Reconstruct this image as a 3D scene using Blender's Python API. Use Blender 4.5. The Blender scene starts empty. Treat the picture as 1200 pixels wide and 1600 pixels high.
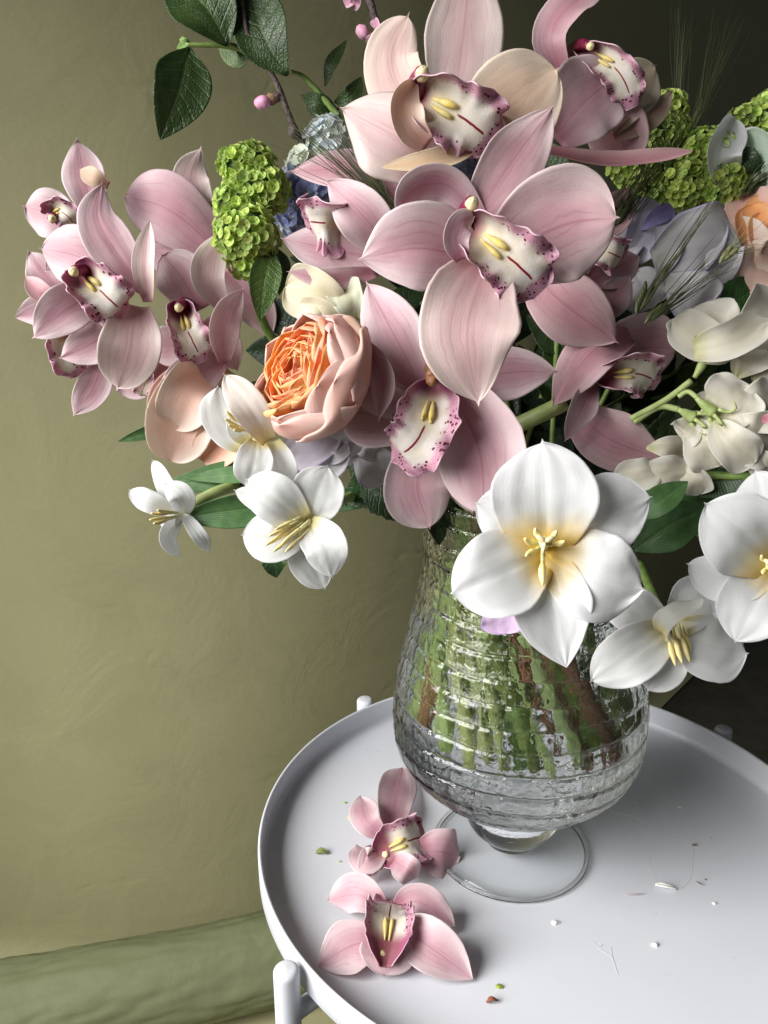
import bpy, math, random
from math import sin, cos, pi, radians, exp, sqrt
from mathutils import Vector, Matrix, noise

# ------------------------------------------------------------------ scene, camera, light
scene = bpy.context.scene
col = scene.collection
F = 1256.0                      # focal length in photograph pixels (1200 x 1600)
PITCH = radians(17.0)
CAM = Vector((0.0, 0.0, 0.966))
RIGHT = Vector((1, 0, 0))
UP = Vector((0, sin(PITCH), cos(PITCH)))
FWD = Vector((0, cos(PITCH), -sin(PITCH)))

cam_data = bpy.data.cameras.new('camera')
cam = bpy.data.objects.new('camera', cam_data)
col.objects.link(cam)
cam.location = CAM
cam.rotation_euler = (pi / 2 - PITCH, 0, 0)
cam_data.sensor_fit = 'VERTICAL'
cam_data.sensor_height = 24.0
cam_data.lens = 24.0 * F / 1600.0
cam_data.clip_start = 0.01
cam_data.clip_end = 50
scene.camera = cam

world = bpy.data.worlds.new('World')
scene.world = world
world.use_nodes = True
world.node_tree.nodes['Background'].inputs[0].default_value = (0.80, 0.88, 1.0, 1)
world.node_tree.nodes['Background'].inputs[1].default_value = 0.055

def area_light(name, loc, target, sx, sy, power, color):
    d = bpy.data.lights.new(name, 'AREA')
    d.shape = 'RECTANGLE'
    d.size, d.size_y, d.energy, d.color = sx, sy, power, color
    o = bpy.data.objects.new(name, d)
    d.spread = radians(125)
    col.objects.link(o)
    o.location = loc
    o.rotation_euler = (Vector(target) - Vector(loc)).to_track_quat('-Z', 'Y').to_euler()
    return o

area_light('window_light', (-1.10, -0.36, 1.30), (-0.15, -0.31, 0.60), 1.35, 1.1, 42.0, (1.0, 0.985, 0.965))
scene.view_settings.view_transform = 'Standard'
scene.view_settings.look = 'None'
scene.view_settings.exposure = 0.0
scene.view_settings.gamma = 1.0
scene.cycles.max_bounces = 16
scene.cycles.transmission_bounces = 14
scene.cycles.diffuse_bounces = 4
scene.cycles.sample_clamp_indirect = 6.0

TRAY_Z = 0.527
RIM_Z = 0.550
TRAY_C = (0.1256, 0.534)
TRAY_R = 0.2225

def ray(x, y):
    return RIGHT * ((x - 600) / F) + UP * (-(y - 800) / F) + FWD

def P(x, y, d):
    return CAM + ray(x, y) * d

def on_z(x, y, z):
    r = ray(x, y)
    return CAM + r * ((z - CAM.z) / r.z)

def on_y(x, y, Y):
    r = ray(x, y)
    return CAM + r * (Y / r.y)

def depth_of(p):
    return (p - CAM).dot(FWD)

# ------------------------------------------------------------------ object helpers
def link(o, parent=None):
    col.objects.link(o)
    if parent is not None:
        o.parent = parent
        o.matrix_parent_inverse = Matrix.Translation(-parent.location)
    return o

def thing(name, label, cat, loc, group=None):
    o = bpy.data.objects.new(name, None)
    o.empty_display_size = 0.01
    col.objects.link(o)
    o.location = loc
    o['label'] = label
    o['category'] = cat
    if group:
        o['group'] = group
    return o

def tag(o, label=None, cat=None, group=None, kind=None):
    if label: o['label'] = label
    if cat: o['category'] = cat
    if group: o['group'] = group
    if kind: o['kind'] = kind
    return o

def mesh_obj(name, verts, faces, m, parent=None, uv=None, uv2=None, smooth=True, tint=None):
    me = bpy.data.meshes.new(name)
    me.from_pydata([tuple(v) for v in verts], [], faces)
    if uv:
        l = me.uv_layers.new(name='uv')
        l.data.foreach_set('uv', [c for f in faces for i in f for c in uv[i]])
    if uv2:
        l = me.uv_layers.new(name='pq')
        l.data.foreach_set('uv', [c for f in faces for i in f for c in uv2[i]])
    if smooth:
        me.polygons.foreach_set('use_smooth', [True] * len(me.polygons))
    me.materials.append(m)
    me.update()
    o = bpy.data.objects.new(name, me)
    link(o, parent)
    if tint:
        o.color = (*tint, 1)
    return o

def catmull(pts, n):
    pts = [Vector(p) for p in pts]
    if len(pts) == 2:
        return [pts[0].lerp(pts[1], i / (n - 1)) for i in range(n)]
    q = [pts[0] * 2 - pts[1]] + pts + [pts[-1] * 2 - pts[-2]]
    dense = []
    for k in range(len(pts) - 1):
        a, b, c, d = q[k:k + 4]
        for i in range(16):
            t = i / 16
            dense.append(0.5 * ((2 * b) + (c - a) * t + (2 * a - 5 * b + 4 * c - d) * t * t + (3 * b - a - 3 * c + d) * t ** 3))
    dense.append(pts[-1])
    L = [0]
    for i in range(1, len(dense)):
        L.append(L[-1] + (dense[i] - dense[i - 1]).length)
    out = []; j = 0
    for i in range(n):
        s = L[-1] * i / (n - 1)
        while j < len(L) - 2 and L[j + 1] < s: j += 1
        f = (s - L[j]) / max(1e-9, L[j + 1] - L[j])
        out.append(dense[j].lerp(dense[j + 1], min(1, max(0, f))))
    return out

def interp(lst, t):
    if not isinstance(lst, (list, tuple)):
        return lst
    x = t * (len(lst) - 1)
    i = min(int(x), len(lst) - 2)
    f = x - i
    f = f * f * (3 - 2 * f) if len(lst) < 4 else f
    return lst[i] * (1 - f) + lst[i + 1] * f

def tube(name, pts, r, m, parent=None, n=10, seg=16, cap=True, tint=None, bumps=0.0):
    P_ = catmull(pts, seg)
    V = []; Fc = []; uv = []
    ref = Vector((0.3, 0.2, 0.93))
    for i, p in enumerate(P_):
        T = (P_[min(i + 1, seg - 1)] - P_[max(i - 1, 0)]).normalized()
        A = T.cross(ref)
        if A.length < 0.1: A = T.cross(Vector((1, 0, 0)))
        A.normalize(); B = T.cross(A)
        rr = interp(r, i / (seg - 1))
        for k in range(n):
            a = 2 * pi * k / n
            q = rr * (1 + (bumps * noise.noise(p * 260 + Vector((k, 0, 0))) if bumps else 0))
            V.append(p + (A * cos(a) + B * sin(a)) * q)
            uv.append((k / n, i / (seg - 1)))
    for i in range(seg - 1):
        for k in range(n):
            k2 = (k + 1) % n
            Fc.append((i * n + k, i * n + k2, (i + 1) * n + k2, (i + 1) * n + k))
    if cap:
        Fc.append(tuple(range(n - 1, -1, -1)))
        Fc.append(tuple((seg - 1) * n + k for k in range(n)))
    return mesh_obj(name, V, Fc, m, parent, uv=uv, tint=tint)

def blob(name, c, axis, ra, rb, m, parent=None, nu=14, nv=9, rc=None, tint=None, lump=0.0, seed=0):
    """ellipsoid: half length ra along axis, rb across"""
    T = Vector(axis).normalized()
    A = T.orthogonal().normalized(); B = T.cross(A)
    rc = rc or rb
    V = []; Fc = []; uv = []
    for i in range(nv + 1):
        th = pi * i / nv
        for k in range(nu):
            a = 2 * pi * k / nu
            d = Vector((sin(th) * cos(a), sin(th) * sin(a), -cos(th)))
            s = 1 + (lump * noise.noise(d * 2.3 + Vector((seed, seed * .7, 0))) if lump else 0)
            V.append(Vector(c) + (A * d.x * rb + B * d.y * rc + T * d.z * ra) * s)
            uv.append((k / nu, i / nv))
    for i in range(nv):
        for k in range(nu):
            k2 = (k + 1) % nu
            Fc.append((i * nu + k, i * nu + k2, (i + 1) * nu + k2, (i + 1) * nu + k))
    return mesh_obj(name, V, Fc, m, parent, uv=uv, tint=tint)

SHAPES = {
    # base fraction, position of the widest point, tip exponents
    'sepal': (0.36, 0.50, 1.9, 1.18),
    'round': (0.46, 0.57, 2.2, 1.7),
    'tulip': (0.42, 0.54, 2.2, 1.55),
    'point': (0.40, 0.48, 1.7, 1.05),
    'leaf': (0.06, 0.42, 1.7, 1.05),
    'strap': (0.5, 0.45, 2.2, 1.2),
    'fan': (0.10, 0.68, 3.0, 2.2),
    'bud': (0.55, 0.45, 2.4, 2.0),
}

def width_at(shape, t):
    b, tm, p, q = SHAPES[shape]
    if shape in ('sepal', 'round', 'tulip'):
        if t > 0.965: return 0.04 * (1 - t) / 0.035
        t = t / 0.972
    if t < tm:
        s = t / tm
        s = sin(s * pi / 2)
        return b + (1 - b) * s
    s = (t - tm) / (1 - tm)
    return max(0.0, 1 - s ** p) ** (1 / q)

_seed = [7]

def petal(name, parent, D, pts, W, m, shape='sepal', roll=0, cup=0.45, arch=0.6, rise=0.0, ruf=0.0, fr=2.5,
          asym=0.0, groove=0.0, rufp=2.5, rufn=1.2, scal=0.0, irr=0.035, tint=None, nu=20, nv=30, th=0.00018, wl=None, serr=0.0, world_pts=None,
          W_m=None, view=None, ret=None, seed=None, curl=0.0, notch=0.0):
    """one petal or leaf: a curved sheet along a spine, W = greatest half width in photograph pixels at its depth D (metres)"""
    _seed[0] += 1
    sd = _seed[0] if seed is None else seed
    bow = 2.5 * noise.noise(Vector((sd * 3.17, sd * 1.31, 0.77)))
    if world_pts is None:
        n0 = len(pts)
        wp = []
        for i, p in enumerate(pts):
            t = i / (n0 - 1)
            dd = p[2] if len(p) > 2 else 0.0
            dd += arch * sin(pi * min(1, t * 1.0)) + rise * t
            wp.append(P(p[0], p[1], D - dd * 0.01))
    else:
        wp = world_pts
    Wm = W_m if W_m is not None else W * D / F * ({'sepal': 0.95, 'round': 1.0, 'tulip': 1.03}.get(shape, 1.0))
    if wl is None and shape in ('sepal', 'round', 'tulip'):
        rs = random.Random(sd * 13 + 5)
        cs = (rs.uniform(.8, 1.2), rs.uniform(.25, .8), rs.uniform(-.7, .45))
        cup = [(interp(cup, i / 2)) * cs[i] for i in range(3)]
        wav = rs.uniform(.04, .10); wf = rs.uniform(1.0, 2.2); wp_ = rs.uniform(0, 6)
    else:
        wav = 0; wf = 1; wp_ = 0
    ts = [1 - (1 - i / nv) ** 1.7 for i in range(nv + 1)]
    N0 = 80
    sp = catmull(wp, N0)
    def at(t):
        x = t * (N0 - 1); i = min(int(x), N0 - 2)
        return sp[i].lerp(sp[i + 1], x - i)
    L = sum((sp[i + 1] - sp[i]).length for i in range(N0 - 1))
    V = []; uv = []; uv2 = []
    def frame(t):
        p = at(t)
        T = (at(min(1, t + 0.03)) - at(max(0, t - 0.03))).normalized()
        vv = (CAM - p).normalized() if view is None else Vector(view).normalized()
        S = T.cross(vv)
        if S.length < 0.12:
            S = T.cross((vv + UP * 0.5 + RIGHT * 0.3).normalized())
        S.normalize()
        Nn = S.cross(T).normalized()
        r = radians(interp(roll, t))
        S2 = S * cos(r) + Nn * sin(r)
        N2 = S2.cross(T).normalized()
        return p, T, S2, N2
    frames = []
    for t in ts:
        frames.append(frame(t))
    # keep the width direction continuous
    for i in range(1, len(frames)):
        p, T, S, Nn = frames[i]
        pS = frames[i - 1][2]
        if S.dot(pS) < 0: S = -S; Nn = -Nn
        S = (S + pS * 0.6).normalized(); S = (S - T * S.dot(T)).normalized()
        frames[i] = (p, T, S, S.cross(T).normalized() * (1 if S.cross(T).dot(Nn) > 0 else -1))
    def surf(i, u):
        t = ts[i]
        p, T, S, Nn = frames[i]
        w = (interp(wl, t) if wl else width_at(shape, t)) * Wm
        w *= 1 + asym * u
        w *= 1 + 0.016 * noise.noise(Vector((t * 17, 9.0 if u > 0 else 3.0, sd)))
        if scal:
            w *= 1 + scal * sin(t * 46 + sd + (1.5 if u > 0 else 0) + 3 * noise.noise(Vector((t * 5, sd, 4)))) * (1 if t > .25 else 0)
        w *= 1 + irr * noise.noise(Vector((t * 3.1, u * 0.8 + (2 if u > 0 else -2), sd)) ) * 2
        if serr:
            w *= 1 - serr * abs(u) ** 4 * ((t * 14) % 1.0)
        c = interp(cup, t)
        if abs(c) < 0.02: c = 0.02
        k = abs(c) / sin(min(abs(c), 1.1)) if wl is None else 1.0
        x = w * k * sin(c * u) / c
        h = w * k * (1 - cos(c * u)) / c
        h += 0.10 * w * bow * sin(pi * t) * u * u * u
        if curl:
            a = max(0, abs(u) - 0.6) / 0.4
            h -= curl * w * a * a * (0.4 + 0.6 * t)
        h += interp(ruf, t) * Wm * abs(u) ** rufp * sin(2 * pi * (fr * t) + (1.3 if u > 0 else 0) + sd + rufn * noise.noise(Vector((t * 2, sd, u))))
        h += wav * Wm * abs(u) ** 2.2 * sin(2 * pi * wf * t + wp_ + (2.1 if u > 0 else 0)) * min(1, t * 2)
        h -= groove * Wm * exp(-(u / 0.07) ** 2) * (0.3 + 0.7 * sin(pi * min(1, t * 1.02)))
        q = p + S * x
        h += irr * Wm * 1.3 * (noise.noise(Vector((u * 1.3, t * 2.2, sd * 1.7))) + .5 * noise.noise(Vector((u * 3.1, t * 4.5, sd * 2.7))) + .15 * noise.noise(Vector((u * 7.0, t * 9.0, sd * 1.1))))
        tip = 0.0
        if notch: tip = -notch * Wm * exp(-(u / 0.3) ** 2) * max(0, t - 0.85) / 0.15
        return q + Nn * h + T * tip
    for i in range(nv + 1):
        for k in range(nu + 1):
            u = sin((k / nu * 2 - 1) * pi / 2) * 0.35 + (k / nu * 2 - 1) * 0.65
            V.append(surf(i, u))
            uv.append((u * 0.5 + 0.5, ts[i]))
            w = (interp(wl, ts[i]) if wl else width_at(shape, ts[i])) * Wm
            uv2.append((u * w * 100, ts[i] * L * 100))
    Fc = []
    n1 = nu + 1
    for i in range(nv):
        for k in range(nu):
            Fc.append((i * n1 + k, i * n1 + k + 1, (i + 1) * n1 + k + 1, (i + 1) * n1 + k))
    o = mesh_obj(name, V, Fc, m, parent, uv=uv, uv2=uv2, tint=tint)
    if th:
        md = o.modifiers.new('thickness', 'SOLIDIFY')
        md.thickness = th; md.offset = 0
    if ret is not None:
        ret['surf'] = surf; ret['frames'] = frames; ret['ts'] = ts; ret['W'] = Wm; ret['L'] = L
    return o

# ------------------------------------------------------------------ materials
class G:
    def __init__(self, name):
        self.m = bpy.data.materials.new(name)
        self.m.use_nodes = True
        self.t = self.m.node_tree
        self.t.nodes.clear()
        self.out = self.t.nodes.new('ShaderNodeOutputMaterial')
    def put(self, sock, v):
        if v is None: return
        if isinstance(v, bpy.types.NodeSocket): self.t.links.new(v, sock)
        elif isinstance(v, (tuple, list)) and len(v) == 3 and sock.type == 'RGBA': sock.default_value = (*v, 1)
        else: sock.default_value = v
    def n(self, typ, props=None, **ins):
        nd = self.t.nodes.new(typ)
        for k, v in (props or {}).items(): setattr(nd, k, v)
        for k, v in ins.items(): self.put(nd.inputs[k.replace('_', ' ')], v)
        return nd
    def math(self, op, a, b=None, clamp=False):
        nd = self.t.nodes.new('ShaderNodeMath'); nd.operation = op; nd.use_clamp = clamp
        self.put(nd.inputs[0], a); self.put(nd.inputs[1], b)
        return nd.outputs[0]
    def mix(self, f, a, b, mode='MIX'):
        nd = self.t.nodes.new('ShaderNodeMix'); nd.data_type = 'RGBA'; nd.blend_type = mode
        self.put(nd.inputs[0], f); self.put(nd.inputs[6], a); self.put(nd.inputs[7], b)
        return nd.outputs[2]
    def sm(self, v, a, b, lo=0.0, hi=1.0):
        nd = self.t.nodes.new('ShaderNodeMapRange'); nd.interpolation_type = 'SMOOTHSTEP'
        self.put(nd.inputs[0], v)
        nd.inputs[1].default_value = a; nd.inputs[2].default_value = b
        nd.inputs[3].default_value = lo; nd.inputs[4].default_value = hi
        return nd.outputs[0]
    def uv(self, name='uv'):
        nd = self.t.nodes.new('ShaderNodeUVMap'); nd.uv_map = name
        return nd.outputs[0]
    def sep(self, v):
        nd = self.n('ShaderNodeSeparateXYZ', Vector=v)
        return nd.outputs
    def comb(self, x, y, z=0.0):
        nd = self.t.nodes.new('ShaderNodeCombineXYZ')
        self.put(nd.inputs[0], x); self.put(nd.inputs[1], y); self.put(nd.inputs[2], z)
        return nd.outputs[0]
    def noise(self, vec, scale, detail=3.0, rough=0.55, dist=0.0):
        nd = self.n('ShaderNodeTexNoise', Vector=vec, Scale=scale, Detail=detail, Roughness=rough, Distortion=dist)
        return nd.outputs[0]
    def pos(self):
        return self.n('ShaderNodeNewGeometry').outputs['Position']
    def bump(self, h, strength, dist=0.001, normal=None):
        nd = self.n('ShaderNodeBump', Height=h, Strength=strength, Distance=dist)
        if normal is not None: self.put(nd.inputs['Normal'], normal)
        return nd.outputs[0]
    def obj(self):
        return self.n('ShaderNodeObjectInfo')
    def surface(self, s):
        self.t.links.new(s, self.out.inputs['Surface'])
        return self.m
    def principled(self, color, rough=0.5, normal=None, transl=0.0, tcol=None, **kw):
        p = self.n('ShaderNodeBsdfPrincipled')
        self.put(p.inputs['Base Color'], color)
        self.put(p.inputs['Roughness'], rough)
        self.put(p.inputs['Normal'], normal)
        for k, v in kw.items(): self.put(p.inputs[k.replace('_', ' ')], v)
        if transl:
            t = self.n('ShaderNodeBsdfTranslucent', Color=tcol if tcol is not None else color)
            self.put(t.inputs['Normal'], normal)
            mx = self.t.nodes.new('ShaderNodeMixShader')
            mx.inputs[0].default_value = transl
            self.t.links.new(p.outputs[0], mx.inputs[1]); self.t.links.new(t.outputs[0], mx.inputs[2])
            return self.surface(mx.outputs[0])
        return self.surface(p.outputs[0])

def petal_material(name, core, pale, vein, base, nveins=9, vs=0.5, transl=0.34, rough=0.42, edge=None, midrib=0.5, edge_at=0.9, base_to=0.3,
                   mott=0.35, speck=0.25):
    g = G(name)
    s = g.sep(g.uv()); U, T = s[0], s[1]
    q = g.uv('pq')
    rnd = g.obj().outputs['Random']
    off = g.comb(g.math('MULTIPLY', rnd, 37.0), g.math('MULTIPLY', rnd, 11.0), 0.0)
    qq = g.n('ShaderNodeVectorMath', {'operation': 'ADD'}); g.put(qq.inputs[0], q); g.put(qq.inputs[1], off)
    qv = qq.outputs[0]
    a = g.math('ABSOLUTE', g.math('SUBTRACT', g.math('MULTIPLY', U, 2.0), 1.0))
    n1 = g.noise(qv, 0.55, 3.0)
    n2 = g.noise(qv, 7.0, 4.0, 0.7)
    f = g.math('ADD', g.sm(a, 0.1, 1.0), g.math('MULTIPLY', g.math('SUBTRACT', n1, 0.5), 1.2))
    f = g.math('ADD', f, g.math('MULTIPLY', g.sm(T, 0.55, 1.0), 0.35), True)
    c = g.mix(f, core, pale)
    # veins converge along the petal
    uw = g.math('ADD', U, g.math('MULTIPLY', g.math('SUBTRACT', g.noise(g.comb(g.math('MULTIPLY', U, 1.5), g.math('MULTIPLY', T, 2.2), rnd), 2.0, 2.0), 0.5), 0.16))
    w = g.math('ABSOLUTE', g.math('SINE', g.math('MULTIPLY', uw, nveins * pi)))
    line = g.sm(w, 0.0, 0.55, 1.0, 0.0)
    brk = g.sm(g.noise(g.comb(g.math('MULTIPLY', uw, 9.0), g.math('MULTIPLY', T, 2.0), rnd), 1.6, 3.0), 0.38, 0.66)
    fade = g.math('MULTIPLY', g.sm(T, 0.72, 0.97, 1.0, 0.0), g.sm(a, 0.6, 0.95, 1.0, 0.0))
    vf = g.math('MULTIPLY', g.math('MULTIPLY', line, brk), g.math('MULTIPLY', fade, vs))
    c = g.mix(vf, c, vein)
    fine0 = g.math('ABSOLUTE', g.math('SINE', g.math('MULTIPLY', uw, nveins * 3.4 * pi)))
    c = g.mix(g.math('MULTIPLY', g.math('MULTIPLY', g.sm(fine0, 0.0, 0.5, 1.0, 0.0), g.sm(n1, .35, .65)), g.math('MULTIPLY', g.sm(T, 0.8, 1.0, 1.0, 0.0), vs * .28)), c, vein)
    mr = g.math('MULTIPLY', g.sm(a, 0.0, 0.05, 1.0, 0.0), g.math('MULTIPLY', g.sm(T, 0.8, 0.98, 1.0, 0.0), midrib))
    c = g.mix(mr, c, vein)
    c = g.mix(g.math('MULTIPLY', g.sm(n2, 0.48, 0.72), speck), c, core)
    bf = g.sm(g.math('ADD', T, g.math('MULTIPLY', g.math('SUBTRACT', n1, 0.5), 0.25)), 0.02, base_to, 0.85, 0.0)
    c = g.mix(bf, c, base)
    if edge is not None:
        c = g.mix(g.math('MULTIPLY', g.sm(g.math('ADD', a, g.math('MULTIPLY', g.math('SUBTRACT', n1, .5), 0.15)), edge_at - .08, 1.03), 0.6), c, edge)
    bl = g.math('MULTIPLY', g.sm(g.noise(qv, 4.3, 3.0, .6), 0.70, 0.76), 0.30)
    c = g.mix(bl, c, (0.42, 0.26, 0.14))
    c = g.mix(1.0, c, g.obj().outputs['Color'], 'MULTIPLY')
    h = g.math('ADD', g.math('MULTIPLY', w, 0.18), g.math('MULTIPLY', n2, 0.6))
    fine = g.math('ABSOLUTE', g.math('SINE', g.math('MULTIPLY', uw, nveins * 3.4 * pi)))
    h = g.math('ADD', h, g.math('MULTIPLY', fine, 0.12))
    h = g.math('ADD', h, g.math('MULTIPLY', g.noise(qv, 30.0, 2.0), 0.25))
    nb = g.bump(h, 0.35, 0.0004)
    return g.principled(c, rough, nb, transl, None, Specular_IOR_Level=0.35, Sheen_Weight=0.12, Sheen_Roughness=0.4)

ORCHID = petal_material('orchid_pink', (0.66, 0.40, 0.455), (0.81, 0.665, 0.685), (0.46, 0.15, 0.235), (0.60, 0.27, 0.35), edge=(0.78, 0.67, 0.68), vs=0.34, midrib=0.5, mott=.4)
ORCHID_SOFT = petal_material('orchid_pale', (0.70, 0.51, 0.505), (0.82, 0.71, 0.67), (0.48, 0.19, 0.23), (0.66, 0.38, 0.41), edge=(0.80, 0.71, 0.67), vs=0.30, midrib=0.35)
ORCHID_CREAM = petal_material('orchid_peach_cream', (0.76, 0.58, 0.44), (0.82, 0.70, 0.58), (0.60, 0.30, 0.27), (0.72, 0.42, 0.36), edge=(0.85, 0.75, 0.62), vs=0.3, midrib=0.2)
TULIP = petal_material('tulip_white', (0.82, 0.83, 0.83), (0.86, 0.865, 0.875), (0.72, 0.76, 0.73), (0.84, 0.84, 0.70), nveins=7, vs=0.08, midrib=0.35, transl=0.5, rough=0.42, base_to=0.16, speck=0.1)
TULIP_EYE = petal_material('tulip_white_yellow_eye', (0.82, 0.83, 0.83), (0.86, 0.865, 0.875), (0.74, 0.77, 0.73), (0.86, 0.60, 0.0), nveins=7, vs=0.08, midrib=0.35, transl=0.5, rough=0.42, base_to=0.44, speck=0.1)
TULIP_TINGE = petal_material('tulip_white_cream_base', (0.82, 0.83, 0.815), (0.86, 0.865, 0.86), (0.74, 0.77, 0.73), (0.82, 0.74, 0.36), nveins=7, vs=0.08, midrib=0.35, transl=0.5, rough=0.42, base_to=0.30, speck=0.1)
SWEETPEA = petal_material('sweet_pea_cream', (0.80, 0.76, 0.63), (0.84, 0.82, 0.74), (0.66, 0.62, 0.42), (0.70, 0.70, 0.38), nveins=19, vs=0.3, midrib=0.2, transl=0.35, rough=0.5, base_to=.25)
LILAC = petal_material('sweet_pea_white_lilac', (0.72, 0.71, 0.73), (0.82, 0.81, 0.82), (0.50, 0.46, 0.66), (0.62, 0.62, 0.56), nveins=19, vs=0.3, midrib=0.1, transl=0.3, rough=0.5, edge=(0.34, 0.25, 0.60), edge_at=0.93)
ROSE_OUT = petal_material('rose_peach', (0.89, 0.53, 0.44), (0.91, 0.67, 0.60), (0.84, 0.48, 0.41), (0.93, 0.60, 0.36), nveins=15, vs=0.2, midrib=0.1, transl=0.35, rough=0.45, edge=(0.92, 0.70, 0.62), base_to=.35)
ROSE_IN = petal_material('rose_orange', (0.98, 0.54, 0.20), (0.98, 0.67, 0.36), (0.92, 0.38, 0.10), (0.94, 0.36, 0.06), nveins=7, vs=0.2, midrib=0.1, transl=0.5, rough=0.55, edge=(0.98, 0.66, 0.40), edge_at=.9)
BLUE = petal_material('hydrangea_blue', (0.34, 0.40, 0.72), (0.56, 0.62, 0.83), (0.36, 0.40, 0.70), (0.62, 0.66, 0.70), nveins=7, vs=0.2, transl=0.3, rough=0.5)
BLUE_PALE = petal_material('hydrangea_pale', (0.62, 0.68, 0.72), (0.74, 0.78, 0.76), (0.56, 0.62, 0.70), (0.66, 0.74, 0.56), nveins=7, vs=0.2, transl=0.3, rough=0.5)
BLOSSOM = petal_material('blossom_pink', (0.80, 0.36, 0.55), (0.86, 0.55, 0.70), (0.7, 0.25, 0.45), (0.75, 0.30, 0.45), nveins=5, vs=0.2, transl=0.3)

def lip_material():
    g = G('orchid_lip')
    s = g.sep(g.uv()); U, T = s[0], s[1]
    q = g.uv('pq')
    rnd = g.obj().outputs['Random']
    off = g.comb(g.math('MULTIPLY', rnd, 53.0), g.math('MULTIPLY', rnd, 17.0), 0.0)
    qq = g.n('ShaderNodeVectorMath', {'operation': 'ADD'}); g.put(qq.inputs[0], q); g.put(qq.inputs[1], off)
    qv = qq.outputs[0]
    us = g.math('SUBTRACT', g.math('MULTIPLY', U, 2.0), 1.0)
    a = g.math('ABSOLUTE', us)
    n1 = g.noise(qv, 1.4, 3.0)
    c = g.mix(g.sm(n1, 0.35, 0.65), (0.82, 0.75, 0.64), (0.85, 0.81, 0.76))
    yel = g.math('MULTIPLY', g.sm(a, 0.0, 0.45, 1.0, 0.0), g.sm(T, 0.30, 0.75, 1.0, 0.0))
    c = g.mix(g.math('MULTIPLY', yel, 0.45), c, (0.84, 0.70, 0.22))
    # throat: maroon flush deep inside
    thr = g.sep(g.obj().outputs['Color'])[0]
    c = g.mix(g.sm(g.math('SUBTRACT', T, g.math('MULTIPLY', thr, 0.16)), 0.08, 0.27, 0.9, 0.0), c, (0.30, 0.05, 0.10))
    vt = g.n('ShaderNodeTexVoronoi', Vector=qv, Scale=13.0)
    c = g.mix(g.math('MULTIPLY', g.math('MULTIPLY', g.sm(vt.outputs['Distance'], .12, .22, 1.0, 0.0), g.sm(T, .2, .42, 1.0, 0.0)), .6), c, (0.30, 0.03, 0.08))
    # margin distance
    tt = g.sm(T, 0.70, 1.0, 0.0, 1.0)
    e = g.math('MAXIMUM', a, g.math('MULTIPLY', tt, 1.05))
    e = g.math('ADD', e, g.math('MULTIPLY', g.math('SUBTRACT', g.noise(qv, 2.2, 2.0), 0.5), 0.30))
    spk = g.sm(g.noise(qv, 24.0, 3.0, 0.8), 0.34, 0.62)
    blush = g.math('MULTIPLY', g.sm(e, 0.48, 0.78), g.math('ADD', g.math('MULTIPLY', spk, 0.66), 0.32))
    c = g.mix(blush, c, (0.50, 0.11, 0.29))
    vor = g.n('ShaderNodeTexVoronoi', Vector=qv, Scale=4.4, Randomness=1.0)
    big = g.sm(vor.outputs['Distance'], 0.25, 0.31, 1.0, 0.0)
    size = g.sm(g.noise(qv, 1.7, 2.0), 0.28, 0.36)
    zone = g.math('MULTIPLY', g.sm(e, 0.54, 0.60), g.sm(e, 0.94, 1.02, 1.0, 0.0))
    zone = g.math('MULTIPLY', zone, g.sm(T, 0.30, 0.42))
    c = g.mix(g.math('MULTIPLY', g.math('MULTIPLY', big, size), zone), c, (0.14, 0.008, 0.035))
    vor2 = g.n('ShaderNodeTexVoronoi', Vector=qv, Scale=9.5, Randomness=1.0)
    sml = g.math('MULTIPLY', g.sm(vor2.outputs['Distance'], 0.10, 0.2, 1.0, 0.0), g.sm(g.noise(qv, 3.0), 0.5, 0.6))
    z2 = g.math('MULTIPLY', g.sm(e, 0.42, 0.6), g.sm(T, 0.2, 0.4))
    c = g.mix(g.math('MULTIPLY', g.math('MULTIPLY', sml, z2), 0.85), c, (0.22, 0.015, 0.06))
    # dark mid line
    wob = g.math('MULTIPLY', g.math('SUBTRACT', g.noise(g.comb(T, rnd, 0.0), 9.0, 2.0), 0.5), 0.06)
    ln = g.math('ABSOLUTE', g.math('ADD', us, wob))
    ln = g.math('MULTIPLY', g.sm(ln, 0.022, 0.045, 1.0, 0.0), g.math('MULTIPLY', g.sm(T, 0.52, 0.56), g.sm(T, 0.82, 0.86, 1.0, 0.0)))
    c = g.mix(ln, c, (0.26, 0.008, 0.03))
    # pale rim
    c = g.mix(g.math('MULTIPLY', g.sm(g.math('MAXIMUM', a, g.sm(T, .93, 1.0)), 0.955, 0.99), 0.75), c, (0.84, 0.66, 0.72))
    nb = g.bump(g.math('ADD', g.noise(qv, 12.0, 3.0), g.math('MULTIPLY', big, 0.3)), 0.4, 0.0004)
    return g.principled(c, 0.42, nb, 0.28, None, Specular_IOR_Level=0.4)
LIP = lip_material()

def plain(name, c1, c2=None, rough=0.5, scale=300.0, transl=0.0, bump=0.3, bd=0.0004, streak=False, **kw):
    g = G(name)
    co = g.n('ShaderNodeTexCoord').outputs['Object']
    n1 = g.noise(co, scale, 4.0, 0.6)
    c = g.mix(g.sm(n1, 0.35, 0.65), c1, c2 or c1)
    c = g.mix(1.0, c, g.obj().outputs['Color'], 'MULTIPLY')
    return g.principled(c, rough, g.bump(n1, bump, bd), transl, None, **kw)

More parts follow.
